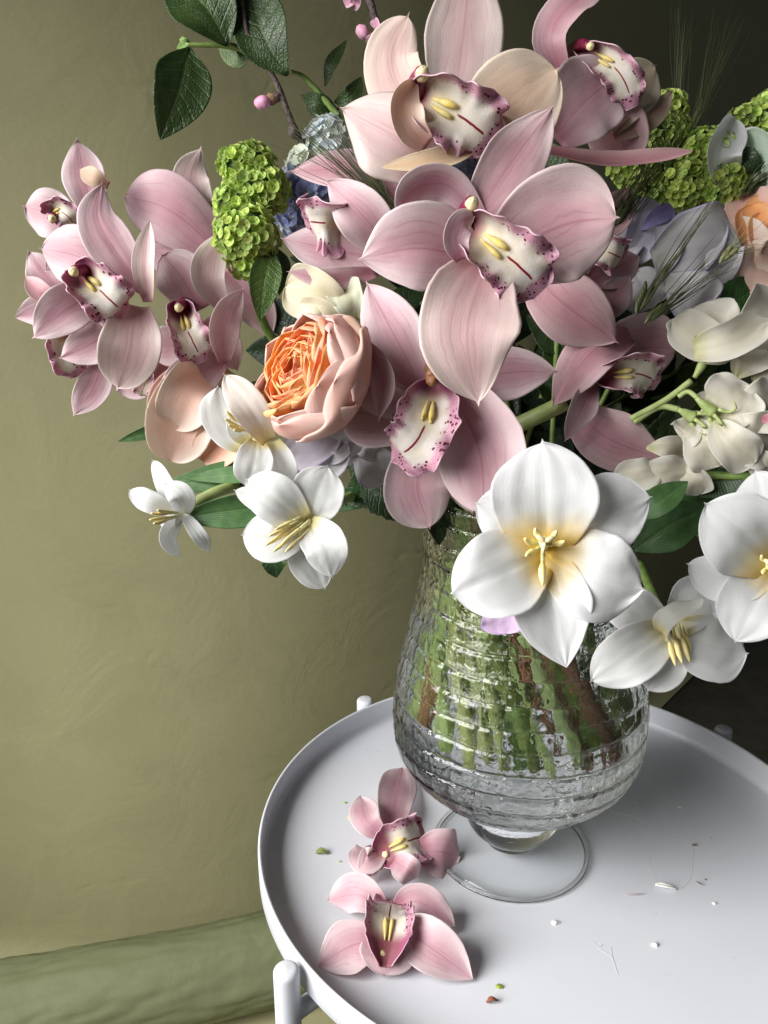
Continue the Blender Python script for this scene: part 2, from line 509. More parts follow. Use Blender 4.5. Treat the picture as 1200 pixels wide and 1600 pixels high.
YELLOW = plain('callus_yellow', (0.84, 0.66, 0.16), (0.86, 0.75, 0.36), 0.6, transl=.15)
CAP = plain('anther_cap_cream', (0.78, 0.66, 0.34), (0.82, 0.72, 0.44), 0.4, 500)
ANTHER = plain('anther_yellow', (0.88, 0.72, 0.26), (0.90, 0.78, 0.42), 0.55, 900, bump=.6)
FILAMENT = plain('filament_cream', (0.84, 0.80, 0.48), (0.80, 0.74, 0.36), 0.5, 500)
MAROON = plain('column_maroon', (0.13, 0.006, 0.03), (0.24, 0.02, 0.07), 0.42, 260)
TAN = plain('column_tan', (0.26, 0.11, 0.04), (0.17, 0.065, 0.025), 0.5, 500)
STEM_M = plain('stem_green', (0.14, 0.24, 0.05), (0.24, 0.34, 0.09), 0.5, 150, bump=.5)
STEM_PALE = plain('stem_pale_green', (0.44, 0.52, 0.22), (0.34, 0.44, 0.14), 0.45, 160)
BARK = plain('bark_brown', (0.060, 0.045, 0.042), (0.13, 0.09, 0.08), 0.7, 500, bump=1.0, bd=.001)
BROWN = plain('withered_brown', (0.22, 0.13, 0.07), (0.34, 0.20, 0.10), 0.7, 600, bump=.9)
AWN = plain('awn_green', (0.055, 0.07, 0.025), (0.09, 0.10, 0.04), 0.45, 100)
AWN_PALE = plain('awn_straw', (0.36, 0.34, 0.16), (0.30, 0.30, 0.14), 0.45, 100)
VIB = petal_material('viburnum_green', (0.48, 0.66, 0.12), (0.64, 0.78, 0.27), (0.34, 0.50, 0.08), (0.30, 0.46, 0.06), nveins=5, vs=.2, transl=0.35, rough=.5, speck=.1)
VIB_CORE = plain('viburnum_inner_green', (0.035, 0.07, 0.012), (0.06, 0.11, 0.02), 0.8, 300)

def leaf_material(name, c1, c2, veincol, rough=0.36, side=9.0, transl=0.15, spec=.45):
    g = G(name)
    s = g.sep(g.uv()); U, T = s[0], s[1]
    q = g.uv('pq')
    us = g.math('SUBTRACT', g.math('MULTIPLY', U, 2.0), 1.0)
    a = g.math('ABSOLUTE', us)
    rnd = g.obj().outputs['Random']
    n1 = g.noise(q, 1.2, 3.0); n2 = g.noise(q, 9.0, 4.0)
    c = g.mix(g.sm(n1, 0.35, 0.65), c1, c2)
    if side:
        ph = g.math('SUBTRACT', g.math('MULTIPLY', T, side), g.math('MULTIPLY', a, side * 0.16))
        ph = g.math('ADD', ph, g.math('MULTIPLY', g.sm(us, -0.01, 0.01), 0.4))
        ph = g.math('ADD', ph, g.math('MULTIPLY', n1, 0.5))
        w = g.math('ABSOLUTE', g.math('SINE', g.math('MULTIPLY', ph, pi)))
        net = g.n('ShaderNodeTexVoronoi', {'feature': 'DISTANCE_TO_EDGE'}, Vector=q, Scale=5.5)
        nf = g.sm(net.outputs['Distance'], 0.0, 0.07, 0.35, 0.0)
        c = g.mix(nf, c, veincol)
        hgt = g.math('ADD', g.sm(w, 0, 0.4), g.math('MULTIPLY', g.sm(net.outputs['Distance'], 0.0, 0.15), 0.4))
    else:
        w = g.math('ABSOLUTE', g.math('SINE', g.math('MULTIPLY', U, 18 * pi)))
        hgt = g.math('MULTIPLY', w, 0.35)
    c = g.mix(g.math('MULTIPLY', g.sm(w, 0.0, 0.16, 1.0, 0.0), 0.45 if side else 0.12), c, veincol)
    c = g.mix(g.math('MULTIPLY', g.sm(a, 0.015, 0.05, 1.0, 0.0), 0.8), c, veincol)
    c = g.mix(1.0, c, g.obj().outputs['Color'], 'MULTIPLY')
    nb = g.bump(g.math('ADD', hgt, g.math('MULTIPLY', n2, 0.35)), 0.5, 0.0006)
    return g.principled(c, rough, nb, transl, None, Specular_IOR_Level=spec)

LEAF_BIG = leaf_material('leaf_dark_green', (0.045, 0.085, 0.022), (0.065, 0.115, 0.030), (0.17, 0.24, 0.09))
LEAF_UNDER = leaf_material('leaf_pale_underside', (0.22, 0.31, 0.15), (0.26, 0.36, 0.18), (0.42, 0.50, 0.28), 0.6)
LEAF_ROSE = leaf_material('rose_leaf_deep_green', (0.020, 0.042, 0.016), (0.030, 0.060, 0.020), (0.06, 0.10, 0.04), side=11.0, transl=.06, spec=.35)
LEAF_VIB = leaf_material('viburnum_leaf_green', (0.055, 0.11, 0.02), (0.08, 0.15, 0.03), (0.16, 0.25, 0.07), side=10.0)
LEAF_TULIP = leaf_material('tulip_leaf_green', (0.075, 0.17, 0.055), (0.11, 0.23, 0.075), (0.14, 0.28, 0.10), 0.42, side=0)

def paint_material():
    g = G('white_painted_steel')
    p = g.pos()
    n1 = g.noise(p, 700.0, 2.0); n2 = g.noise(p, 7.0, 4.0); n3 = g.noise(p, 60.0, 5.0, 0.7)
    c = g.mix(g.sm(n2, 0.3, 0.7), (0.65, 0.665, 0.71), (0.68, 0.695, 0.74))
    # faint dried splashes and dust
    c = g.mix(g.math('MULTIPLY', g.sm(n3, 0.62, 0.74), 0.10), c, (0.45, 0.44, 0.42))
    vor = g.n('ShaderNodeTexVoronoi', Vector=p, Scale=55.0)
    dots = g.math('MULTIPLY', g.sm(vor.outputs['Distance'], 0.03, 0.055, 1.0, 0.0), g.sm(g.noise(p, 13.0), 0.49, 0.56))
    c = g.mix(g.math('MULTIPLY', dots, 0.6), c, (0.22, 0.2, 0.19))
    rough = g.sm(n3, 0.3, 0.7, 0.30, 0.44)
    return g.principled(c, rough, g.bump(n1, 0.12, 0.0003), Specular_IOR_Level=0.4)
PAINT = paint_material()

def paper_material(name, c1, c2, crease=0.5):
    g = G(name)
    p = g.pos()
    big = g.noise(p, 1.6, 3.0, 0.5, 0.3); fib = g.noise(p, 240.0, 5.0, 0.75); mid = g.noise(p, 9.0, 4.0, 0.6, 0.8)
    c = g.mix(g.sm(big, 0.3, 0.7), c1, c2)
    c = g.mix(g.math('MULTIPLY', g.sm(mid, 0.4, 0.75), 0.35), c, tuple(x * 0.86 for x in c1))
    c = g.mix(g.math('MULTIPLY', g.sm(fib, 0.45, 0.7), 0.18), c, tuple(min(1, x * 1.25) for x in c2))
    vor = g.n('ShaderNodeTexVoronoi', {'feature': 'DISTANCE_TO_EDGE'}, Vector=g.mix(0.06, p, g.n('ShaderNodeTexNoise', Vector=p, Scale=12.0).outputs[1]), Scale=5.0)
    ck = g.math('MULTIPLY', g.sm(vor.outputs['Distance'], 0.0, 0.035, 1.0, 0.0), g.sm(g.noise(p, 4.0), 0.56, 0.68))
    h = g.math('ADD', g.math('MULTIPLY', mid, 0.9), g.math('MULTIPLY', ck, -0.5 * crease))
    nb = g.bump(h, 0.35, 0.006)
    nb = g.bump(fib, 0.25, 0.0006, nb)
    return g.principled(c, 0.62, nb, Specular_IOR_Level=0.25)
PAPER = paper_material('olive_paper', (0.375, 0.357, 0.195), (0.425, 0.402, 0.222))
PAPER_ROLL = paper_material('green_paper', (0.185, 0.205, 0.105), (0.235, 0.25, 0.135), 1.6)

def glass_material():
    g = G('pressed_clear_glass')
    p = g.n('ShaderNodeTexCoord').outputs['Object']
    n1 = g.noise(p, 120.0, 3.0, 0.55, 0.5); n2 = g.noise(p, 300.0, 2.0)
    relief = g.sm(g.sep(p)[2], 0.527 + 0.034, 0.527 + 0.040, 0.0, 1.0)
    h = g.math('MULTIPLY', g.math('ADD', n1, g.math('MULTIPLY', n2, 0.2)), relief)
    nb = g.bump(h, 0.62, 0.0015)
    return g.principled((0.985, 0.995, 0.99), 0.0, nb, IOR=1.5, Transmission_Weight=1.0)
GLASS = glass_material()
def water_material():
    g = G('clear_water')
    return g.principled((0.97, 0.985, 0.97), 0.0, None, IOR=1.33, Transmission_Weight=1.0)
WATER = water_material()

def thin_glass_material():
    g = G('thin_clear_glass')
    lwn = g.n('ShaderNodeLayerWeight'); lwn.inputs[0].default_value = 0.5
    fac = g.math('ADD', g.math('MULTIPLY', g.math('POWER', lwn.outputs['Facing'], 4.0), 0.5), 0.03)
    tr = g.n('ShaderNodeBsdfTransparent'); g.put(tr.inputs[0], (0.985, 0.992, 0.99))
    gl = g.n('ShaderNodeBsdfGlossy'); gl.inputs['Roughness'].default_value = 0.02
    mx = g.t.nodes.new('ShaderNodeMixShader')
    g.t.links.new(fac, mx.inputs[0]); g.t.links.new(tr.outputs[0], mx.inputs[1]); g.t.links.new(gl.outputs[0], mx.inputs[2])
    return g.surface(mx.outputs[0])
THIN_GLASS = thin_glass_material()

# ------------------------------------------------------------------ the setting
def build_setting():
    m = plain('dark_floor', (0.045, 0.042, 0.026), (0.06, 0.055, 0.035), 0.8, 20)
    o = mesh_obj('floor', [(-4, -2, -0.004), (7, -2, -0.004), (7, 7, -0.004), (-4, 7, -0.004)], [(0, 1, 2, 3)], m, smooth=False)
    tag(o, kind='structure')
    # hanging paper backdrop: gently wavy sheet that is bent out of the window light on the far side to darken it, and sweeps onto the floor
    V = []; Fc = []; nx, nz = 200, 110
    for j in range(nz + 1):
        for i in range(nx + 1):
            x = -1.6 + 4.6 * i / nx
            fl = 0.26 if x < 0.05 else max(0.04, 0.26 - (x - 0.05) * 0.9)
            s = 2.75 * j / nz
            yb = 0.935 + (0.72 * max(0, x + 0.42) ** 2 if x < 0.40 else 0.4841 + 1.18 * (x - 0.40))
            yb += 0.014 * noise.noise(Vector((x * 1.6, s * 0.9, 3))) + 0.005 * noise.noise(Vector((x * 5, s * 3, 9)))
            R = 0.03
            if s < 0.25:
                y = yb - (0.25 - s) * fl / 0.25 - R; z = 0.002
            elif s < 0.25 + R * pi / 2:
                a = (s - 0.25) / R
                y = yb - R + R * sin(a); z = 0.002 + R * (1 - cos(a))
            else:
                y = yb; z = 0.002 + R + (s - 0.25 - R * pi / 2)
            V.append((x, y, z))
    for j in range(nz):
        for i in range(nx):
            a = j * (nx + 1) + i
            Fc.append((a, a + 1, a + nx + 2, a + nx + 1))
    tag(mesh_obj('backdrop', V, Fc, PAPER), kind='structure')
    # the rolled paper lying in front of it
    A = on_z(-60, 1542, 0.115); B = on_z(455, 1440, 0.115)
    d = (B - A).normalized()
    R = 0.058
    side = Vector((d.y, -d.x, 0)).normalized()
    A = A - d * 0.55; L = 1.75
    V = []; Fc = []; n1, n2 = 300, 150
    for i in range(n1 + 1):
        c = A + d * L * i / n1
        for k in range(n2 + 1):
            a = -0.6 + (2 * pi * 1.55) * k / n2      # one and a half turns, spiral
            r = R * (1 - 0.05 * k / n2)
            pt = Vector((i * L / n1 * 4, cos(a) * 1.2, sin(a) * 1.2))
            r += 0.0055 * noise.noise(pt * 1.1) + 0.0045 * abs(noise.noise(pt * 3.1)) + 0.0022 * abs(noise.noise(pt * 8)) + 0.0008 * abs(noise.noise(pt * 19))
            x = i / n1
            V.append((c + side * (r * cos(a)) + Vector((0, 0, r * sin(a) - 0.115 + R + 0.003)) ))
    for i in range(n1):
        for k in range(n2):
            a = i * (n2 + 1) + k
            Fc.append((a, a + 1, a + n2 + 2, a + n2 + 1))
    t = thing('paper_roll', 'loosely rolled creased green paper lying along the bottom of the olive backdrop', 'paper roll', (A.x, A.y, 0))
    o = mesh_obj('rolled_sheet', V, Fc, PAPER_ROLL, t)
    md = o.modifiers.new('thickness', 'SOLIDIFY'); md.thickness = 0.0006
build_setting()

# ------------------------------------------------------------------ tray table
def lathe(name, prof, c, m, parent=None, n=96, closed=False, fn=None):
    V = []; Fc = []; k = len(prof)
    for i in range(n):
        a = 2 * pi * i / n
        for (r, z) in prof:
            rr = r + (fn(a, r, z) if fn else 0)
            V.append((c[0] + rr * cos(a), c[1] + rr * sin(a), z))
    m2 = k if closed else k - 1
    for i in range(n):
        i2 = (i + 1) % n
        for j in range(m2):
            j2 = (j + 1) % k
            Fc.append((i * k + j, i2 * k + j, i2 * k + j2, i * k + j2))
    return mesh_obj(name, V, Fc, m, parent)

def build_table():
    t = thing('tray_table', 'round white metal tray table with raised rim and tubular legs', 'table', (TRAY_C[0], TRAY_C[1], 0))
    R = TRAY_R; z0 = TRAY_Z; zr = RIM_Z
    prof = [(0.0, z0)] + [(R * i / 12, z0) for i in range(1, 11)]
    rc = 0.006
    prof += [(R - 0.0025 - rc + rc * sin(a), z0 + rc - rc * cos(a)) for a in [i * pi / 2 / 8 for i in range(9)]]
    prof += [(R - 0.0025 - 0.0006, zr - 0.002), (R - 0.0025, zr - 0.0007), (R - 0.0012, zr), (R - 0.0004, zr - 0.0007), (R, zr - 0.002), (R, z0 + 0.002), (R - 0.004, z0 - 0.003), (0.0, z0 - 0.003)]
    lathe('tray', prof, TRAY_C, PAINT, t, 220)
    tops = [on_z(458, 1502, 0.553), on_z(586, 1099, 0.553), on_z(1122, 1139, 0.553)]
    cx, cy = TRAY_C
    tops.append(Vector((2 * cx - tops[1].x, 2 * cy - tops[1].y, 0.553)))
    for p in tops:
        v = Vector((p.x - cx, p.y - cy, 0)); d = v.normalized()
        rr = max(v.length, TRAY_R + 0.011)
        q = Vector((cx, cy, 0)) + d * rr
        r = 0.0082
        pr = [(0.0, 0.005), (r, 0.005)] + [(r, z) for z in (0.1, 0.3, 0.5, 0.545)] + [(r - 0.0035 + 0.0035 * cos(a), 0.5475 + 0.0035 * sin(a) * 1.0) for a in [i * pi / 2 / 6 for i in range(7)]] + [(0.0, 0.5514)]
        lathe('leg', pr, (q.x, q.y), PAINT, t, 28)
        # little tube that joins the leg to the ring below the tray
        pts = [Vector((q.x, q.y, 0.512)) - d * 0.004, Vector((q.x, q.y, 0.515)) - d * 0.03, Vector((q.x, q.y, 0.518)) - d * 0.06]
        tube('bracket', pts, 0.0058, PAINT, t, n=16)
    ring = [(TRAY_R - 0.045 + 0.005 * cos(a), 0.515 + 0.005 * sin(a)) for a in [i * 2 * pi / 10 for i in range(10)]]
    lathe('support_ring', ring, TRAY_C, PAINT, t, 120, closed=True)
build_table()

# ------------------------------------------------------------------ vase
VC = on_z(797, 1323, TRAY_Z)             # centre of the foot on the tray
AX, AY = VC.x, VC.y
def sil(x, y, x_is_left=True):
    p = on_y(x, y, AY)
    return abs(AX - p.x) - 0.001, p.z
SIL = [sil(652, 790), sil(659, 830), sil(661, 880), sil(652, 930), sil(636, 990), sil(622, 1045), sil(615, 1095), sil(617, 1145), sil(634, 1195), sil(668, 1238)]
def vase_profile():
    pts = sorted([(z, r) for r, z in SIL])
    z0 = TRAY_Z + 0.001
    base = [(z0 + 0.0485, 0.0410), (z0 + 0.054, 0.0500), (z0 + 0.0625, 0.0610), (z0 + 0.0725, 0.0725), (z0 + 0.085, 0.0835)]
    pts = [p for p in pts if p[0] > z0 + 0.099]
    return base + pts
VP = vase_profile()
VTOP = VP[-1][0] + 0.012
VP.append((VTOP, VP[-1][1] + 0.004))
def vr(z):
    if z <= VP[0][0]: return VP[0][1]
    for i in range(len(VP) - 1):
        if VP[i][0] <= z <= VP[i + 1][0]:
            p0 = VP[max(i - 1, 0)]; p1 = VP[i]; p2 = VP[i + 1]; p3 = VP[min(i + 2, len(VP) - 1)]
            f = (z - p1[0]) / (p2[0] - p1[0])
            h = p2[0] - p1[0]
            m1 = (p2[1] - p0[1]) / max(1e-6, p2[0] - p0[0]) * h
            m2 = (p3[1] - p1[1]) / max(1e-6, p3[0] - p1[0]) * h
            return (2 * f ** 3 - 3 * f * f + 1) * p1[1] + (f ** 3 - 2 * f * f + f) * m1 + (-2 * f ** 3 + 3 * f * f) * p2[1] + (f ** 3 - f * f) * m2
    return VP[-1][1]
print('vase profile', [(round(z - TRAY_Z, 3), round(r, 3)) for z, r in VP])
WATER_Z = on_y(820, 1035, AY - 0.08).z

def build_vase():
    t = thing('glass_vase', 'clear pressed glass footed vase with blocky textured bowl holding the bouquet', 'vase', (AX, AY, TRAY_Z))
    z0 = TRAY_Z + 0.0006
    nseg = 420
    zs = [VP[0][0] + (VTOP - VP[0][0]) * i / 250 for i in range(251)]
    BAND = 0.0155
    def relief(a, z):
        zz = (z - VP[0][0])
        zz = zz + 0.0012 * noise.noise(Vector((cos(a) * 3, sin(a) * 3, z * 30)))
        k = int(zz / BAND); f = zz / BAND - k
        groove = min(1, min(f, 1 - f) / 0.13)                     # horizontal joints
        nb = 34
        aa = a * nb / (2 * pi) + 0.18 * noise.noise(Vector((cos(a) * 4, sin(a) * 4, z * 60))) + (0.5 if k % 2 else 0) * 0
        fa = aa % 1.0
        gv = min(1, min(fa, 1 - fa) / 0.11)
        q = Vector((cos(a), sin(a), 0)) * (vr(z) * 1)
        p = Vector((q.x, q.y, z))
        rough = 0.00028 * noise.noise(p * 230) + 0.00040 * noise.noise(p * 140) + 0.00060 * noise.noise(p * 70)
        s = min(1, max(0, (z - VP[0][0]) / 0.01))
        return s * (0.0016 * groove + 0.0007 * gv + rough - 0.001)
    V = []; Fc = []
    outer = [(vr(z), z, 1) for z in zs]
    lipo = [(vr(VTOP) + 0.0006, VTOP + 0.0012, 0), (vr(VTOP) - 0.0012, VTOP + 0.002, 0), (vr(VTOP) - 0.003, VTOP + 0.001, 0)]
    inner = [(max(0.0, vr(z) - 0.0042), z, 0) for z in reversed(zs[10:])]
    zi = zs[10]
    ri = inner[-1][0]
    inner += [(ri * f, zi - 0.003 * (1 - f), 0) for f in (0.85, 0.6, 0.35, 0.15, 0.0)]
    # foot: smooth disc with a waisted stem and a solid rounded knop under the bowl
    fr = 0.0605
    foot = [(0.0, z0 + 0.0072), (0.0150, z0 + 0.0074), (0.0205, z0 + 0.0092), (0.0200, z0 + 0.0112), (0.0225, z0 + 0.0142), (0.0290, z0 + 0.0190), (0.0340, z0 + 0.0255), (0.0372, z0 + 0.0330), (0.0388, z0 + 0.0410), (0.0393, z0 + 0.0480)]
    prof = [(r, z, 0) for r, z in foot] + [(r, z, 1) for r, z, _ in outer if z > z0 + 0.0480] + lipo + inner
    fp = [(0.0, z0), (fr * .6, z0), (fr - 0.004, z0), (fr - 0.004, z0 + 0.0026), (fr * .8, z0 + 0.0032), (fr * .6, z0 + 0.0046), (fr * .45, z0 + 0.0066), (fr * .36, z0 + 0.0088), (0.0, z0 + 0.0094)]
    rim = [(fr - 0.0016 + 0.0019 * cos(q), z0 + 0.0016 + 0.0013 * sin(q)) for q in [k_ * 2 * pi / 12 for k_ in range(12)]]
    lathe('foot_rim', rim, (AX, AY), GLASS, t, 200, closed=True)
    lathe('foot', fp, (AX, AY), THIN_GLASS, t, 160)
    k = len(prof)
    for i in range(nseg):
        a = 2 * pi * i / nseg
        for r, z, f in prof:
            rr = r + (relief(a, z) if f else 0)
            V.append((AX + rr * cos(a), AY + rr * sin(a), z))
    for i in range(nseg):
        i2 = (i + 1) % nseg
        for j in range(k - 1):
            Fc.append((i * k + j, i2 * k + j, i2 * k + j + 1, i * k + j + 1))
    mesh_obj('glass_body', V, Fc, GLASS, t)
    # water: overlaps the inner wall slightly
    zw = WATER_Z
    wz = [zi + (zw - zi) * i / 40 for i in range(41)]
    prof = [(0.0, zi - 0.0035)] + [(ri * f + 0.0005, zi - 0.0035 * (1 - f)) for f in (0.3, 0.6, 0.85)] + [(vr(z) - 0.0042 + 0.0006, z) for z in wz] + [(vr(zw) - 0.0050, zw + 0.0004), (vr(zw) * 0.8, zw - 0.0002), (0.0, zw - 0.0002)]
    w = thing('water', 'clear water filling the bowl of the glass vase around the stems', 'water', (AX, AY, zi))
    lathe('water_body', prof, (AX, AY), WATER, w, 128)
    return zi
VASE_IN = build_vase()

def build_stems():
    rnd = random.Random(4)
    n = 50
    g = 'cut flower stems standing in the vase water'
    nf = 23
    words_ = ['first', 'second', 'third', 'fourth', 'fifth', 'sixth', 'seventh', 'eighth', 'ninth', 'tenth', 'eleventh', 'twelfth', 'thirteenth', 'fourteenth', 'fifteenth', 'sixteenth', 'seventeenth', 'eighteenth', 'nineteenth', 'twentieth', 'last but two', 'last but one', 'last']
    for i in range(n):
        front = i < nf
        u = (i / (nf - 1)) if front else rnd.random()
        a = (-pi * 0.98 + pi * 0.96 * u) if front else rnd.uniform(0, 2 * pi)
        rb = 0.074 if front else rnd.uniform(0.015, 0.05)
        zb = TRAY_Z + rnd.uniform(0.122, 0.134) - (0.010 * (u if front else 0.0))
        rb = min(rb * rnd.uniform(0.82, 1.0), vr(zb) - 0.012)
        pb = Vector((AX + rb * cos(a), AY + rb * sin(a), zb))
        a2 = a - 0.62 + rnd.uniform(-.14, .14)
        zm = WATER_Z + 0.01
        rm = (vr(zm) - 0.016) * rnd.uniform(0.7, 0.95) * (1 if front else 0.6)
        pm = Vector((AX + rm * cos(a2), AY + rm * sin(a2), zm))
        a3 = a2 - 0.5
        zt = VTOP - 0.02
        rt = (vr(zt) - 0.022) * rnd.uniform(0.4, 0.95) * (1 if front else .6)
        pt = Vector((AX + rt * cos(a3), AY + rt * sin(a3), zt))
        pe = Vector((AX + rt * 1.1 * cos(a3 - .2), AY + rt * 1.1 * sin(a3 - .2), zt + 0.05))
        r = rnd.choice([0.0028, 0.0036, 0.0044, 0.0056, 0.0024, 0.0050])
        kind = rnd.random()
        if kind < 0.50: m, w = STEM_PALE, 'pale green'
        elif kind < 0.84: m, w = STEM_M, 'green'
        else: m, w = BROWN, 'brown woody'
        lab = ('%s stem in the vase, %s of the front row from the lit side' % (w, words_[i]) if 'but' not in words_[i] else '%s stem in the vase, %s of the front row' % (w, words_[i])) if front else ('%s stem among those hidden behind the front row in the vase' % w)
        t = thing('flower_stem', lab, 'flower stem', tuple(pb), g)
        tube('stalk', [pb, pb.lerp(pm, .5) + Vector((0, 0, 0.0)), pm, pt, pe], [r, r * 1.02, r, r * .95, r * .9], m, t, n=12, seg=22,
             tint=(rnd.uniform(.85, 1.15), rnd.uniform(.9, 1.1), rnd.uniform(.8, 1.1)), bumps=0.18)
        if rnd.random() < 0.5:
            f = rnd.uniform(.25, .8)
            c = pb.lerp(pm, f)
            blob('node', c, pm - pb, r * 1.1, r * 1.3, m, t, 10, 6, lump=.2, seed=i)
build_stems()

# ------------------------------------------------------------------ orchids
LIP_W = [0.34, 0.70, 0.95, 1.0, 0.88, 0.80, 0.84, 0.72, 0.36]
LIP_CUP = [2.5, 2.4, 2.15, 1.8, 1.3, 0.7, 0.1, -0.5, -0.9]
LIP_RUF = [0, 0, 0.03, 0.08, 0.14, 0.20, 0.24, 0.24, 0.16]

def orchid(label, D, at, parts, lip=None, cap=None, group='pink orchid blooms in the bouquet', m=ORCHID, tint=None, stem=None, column=MAROON, col_from=None):
    t = thing('orchid_bloom', label, 'orchid', tuple(P(at[0], at[1], D)), group)
    for p in parts:
        nm, pts, W = p[0], p[1], p[2]
        kw = dict(p[3]) if len(p) > 3 else {}
        mm = kw.pop('m', m)
        kw.setdefault('tint', tint)
        kw.setdefault('shape', 'sepal')
        petal(nm, t, D - kw.pop('fwd', 0) * 0.01, pts, W, mm, **kw)
    if lip:
        pts, W = lip[0], lip[1]
        kw = dict(lip[2]) if len(lip) > 2 else {}
        ret = {}
        kw.setdefault('cup', LIP_CUP); kw.setdefault('arch', 1.0); kw.setdefault('rise', 0.35); kw.setdefault('scal', 0.035); kw.setdefault('ruf', LIP_RUF); kw.setdefault('fr', 5.0); kw.setdefault('rufp', 3.6); kw.setdefault('rufn', 4.0)
        wl = kw.pop('wl', LIP_W)
        fwd = kw.pop('fwd', 0.5)
        callus = kw.pop('callus', True)
        kw.setdefault('tint', (1.0 if W < 50 else 0.15, 1, 1))
        lo = petal('lip', t, D - fwd * 0.01, pts, W * 1.08, LIP, wl=wl, nu=44, nv=60, th=0.0006, irr=0.03, ret=ret, **kw)
        if callus:
            ts = ret['ts']; i0 = min(range(len(ts)), key=lambda i: abs(ts[i] - 0.27)); i1 = min(range(len(ts)), key=lambda i: abs(ts[i] - 0.47))
            for sgn in (-1, 1):
                p0, T, S, N = ret['frames'][i0]; p1, T1, S1, N1 = ret['frames'][i1]
                w = ret['W']
                a = p0 + S * sgn * w * 0.07 + N * w * 0.09
                b = p1 + S1 * sgn * w * 0.115 + N1 * w * 0.08
                tube('callus_ridge', [a, a.lerp(b, .5) + N * w * .06, b + N1 * w * 0.02, b + (b - a) * .12 - N1 * w * .06], [w * .02, w * (.06 if sgn < 0 else .045), w * (.09 if sgn < 0 else .07), w * .045], YELLOW, lo, n=10, seg=14)
    if cap:
        cp = P(cap[0], cap[1], D - (cap[3] + .4) * 0.01 if len(cap) > 3 else D - 0.016)
        r = cap[2] * D / F * .9
        base = P(*(col_from if col_from else at), D + 0.002)
        mid = base.lerp(cp, 0.55) + UP * r * 0.7
        co = tube('column', [base, mid, cp + UP * r * 0.15], [r * 1.0, r * 1.05, r * 0.8], column, t, n=16, seg=16)
        axis = (cp - base).normalized()
        ac = blob('anther_cap', cp - UP * r * 0.1 + axis * r * 0.25, axis, r * 0.85, r * 0.72, TAN if column is TAN else CAP, co, 16, 12, lump=.18, seed=at[0])
    if stem:
        tube('stalk', [P(*s) for s in stem[0]], stem[1] * D / F, STEM_PALE, t, n=10, seg=16)
    return t

S = 'sepal'; PT = 'petal'
# O1 top
orchid('largest peach and blush orchid at the very top of the bouquet, wide open spotted lip', 0.415, (690, 180), [
    (S, [(700, 200), (718, 100), (738, -75)], 64, dict(m=ORCHID_SOFT, arch=.5, rise=-.4, cup=.35, asym=.05)),
    (PT, [(690, 225), (632, 150), (612, 85), (640, 18)], 50, dict(m=ORCHID_SOFT, arch=-.6, rise=.4, cup=.8, roll=[0, 12, 25], shape='round', tint=(1, .96, .9))),
    (PT, [(690, 262), (620, 215), (532, 168)], 66, dict(m=ORCHID_SOFT, arch=.9, rise=.3, cup=.6, curl=.25, asym=-.05)),
    (PT, [(735, 235), (795, 170), (874, 106)], 70, dict(m=ORCHID_CREAM, arch=.2, rise=1.8, cup=.45, shape='round')),
    (S, [(745, 225), (690, 248), (596, 262)], 17, dict(m=ORCHID_CREAM, arch=.8, rise=1.4, roll=[-20, -25, -30], cup=.6, shape='strap', tint=(1, .98, .85))),
    ('side_lobe', [(668, 228), (640, 200), (632, 160), (650, 122)], 26, dict(m=ORCHID_CREAM, arch=.4, rise=.6, fwd=1.5, cup=.9, roll=[-10, -20, -30], shape='strap', tint=(1, .93, .95))),
], lip=([(648, 150), (690, 165), (742, 198), (772, 228)], 66), cap=(659, 117, 16, 2.0), col_from=(642, 172), m=ORCHID_SOFT)
# O2 centre
orchid('big central pink orchid whose broad lowest sepal hangs over the bouquet front', 0.395, (742, 400), [
    (S, [(735, 350), (800, 252), (866, 164)], 52, dict(arch=.2, rise=.9, cup=.5, m=ORCHID, asym=.1, tint=(1.02, 1.02, 1.0))),
    (PT, [(752, 345), (700, 290), (648, 296), (616, 338)], 30, dict(arch=.2, rise=1.5, roll=[-10, 20, 45], cup=.5, shape='round')),
    (PT, [(748, 408), (655, 388), (559, 405)], 68, dict(arch=.9, rise=.8, cup=.4, asym=.06, groove=.03)),
    (PT, [(775, 405), (880, 352), (969, 340)], 86, dict(arch=.1, rise=1.5, cup=.42, shape='round', tint=(1.03, 1.03, 1.01))),
    (S, [(762, 405), (730, 520), (748, 635)], 80, dict(arch=1.5, rise=.6, cup=.55, fwd=.6, m=ORCHID_SOFT, tint=(1.04, 1.0, 1.0))),
    ('side_lobe', [(722, 405), (712, 375), (722, 348), (742, 338)], 22, dict(m=ORCHID, arch=.5, rise=.5, fwd=1.7, cup=.9, roll=[0, -15, -25], shape='round')),
], lip=([(728, 352), (765, 378), (815, 420), (848, 455)], 66), cap=(737, 319, 15, 2.0), col_from=(716, 372))
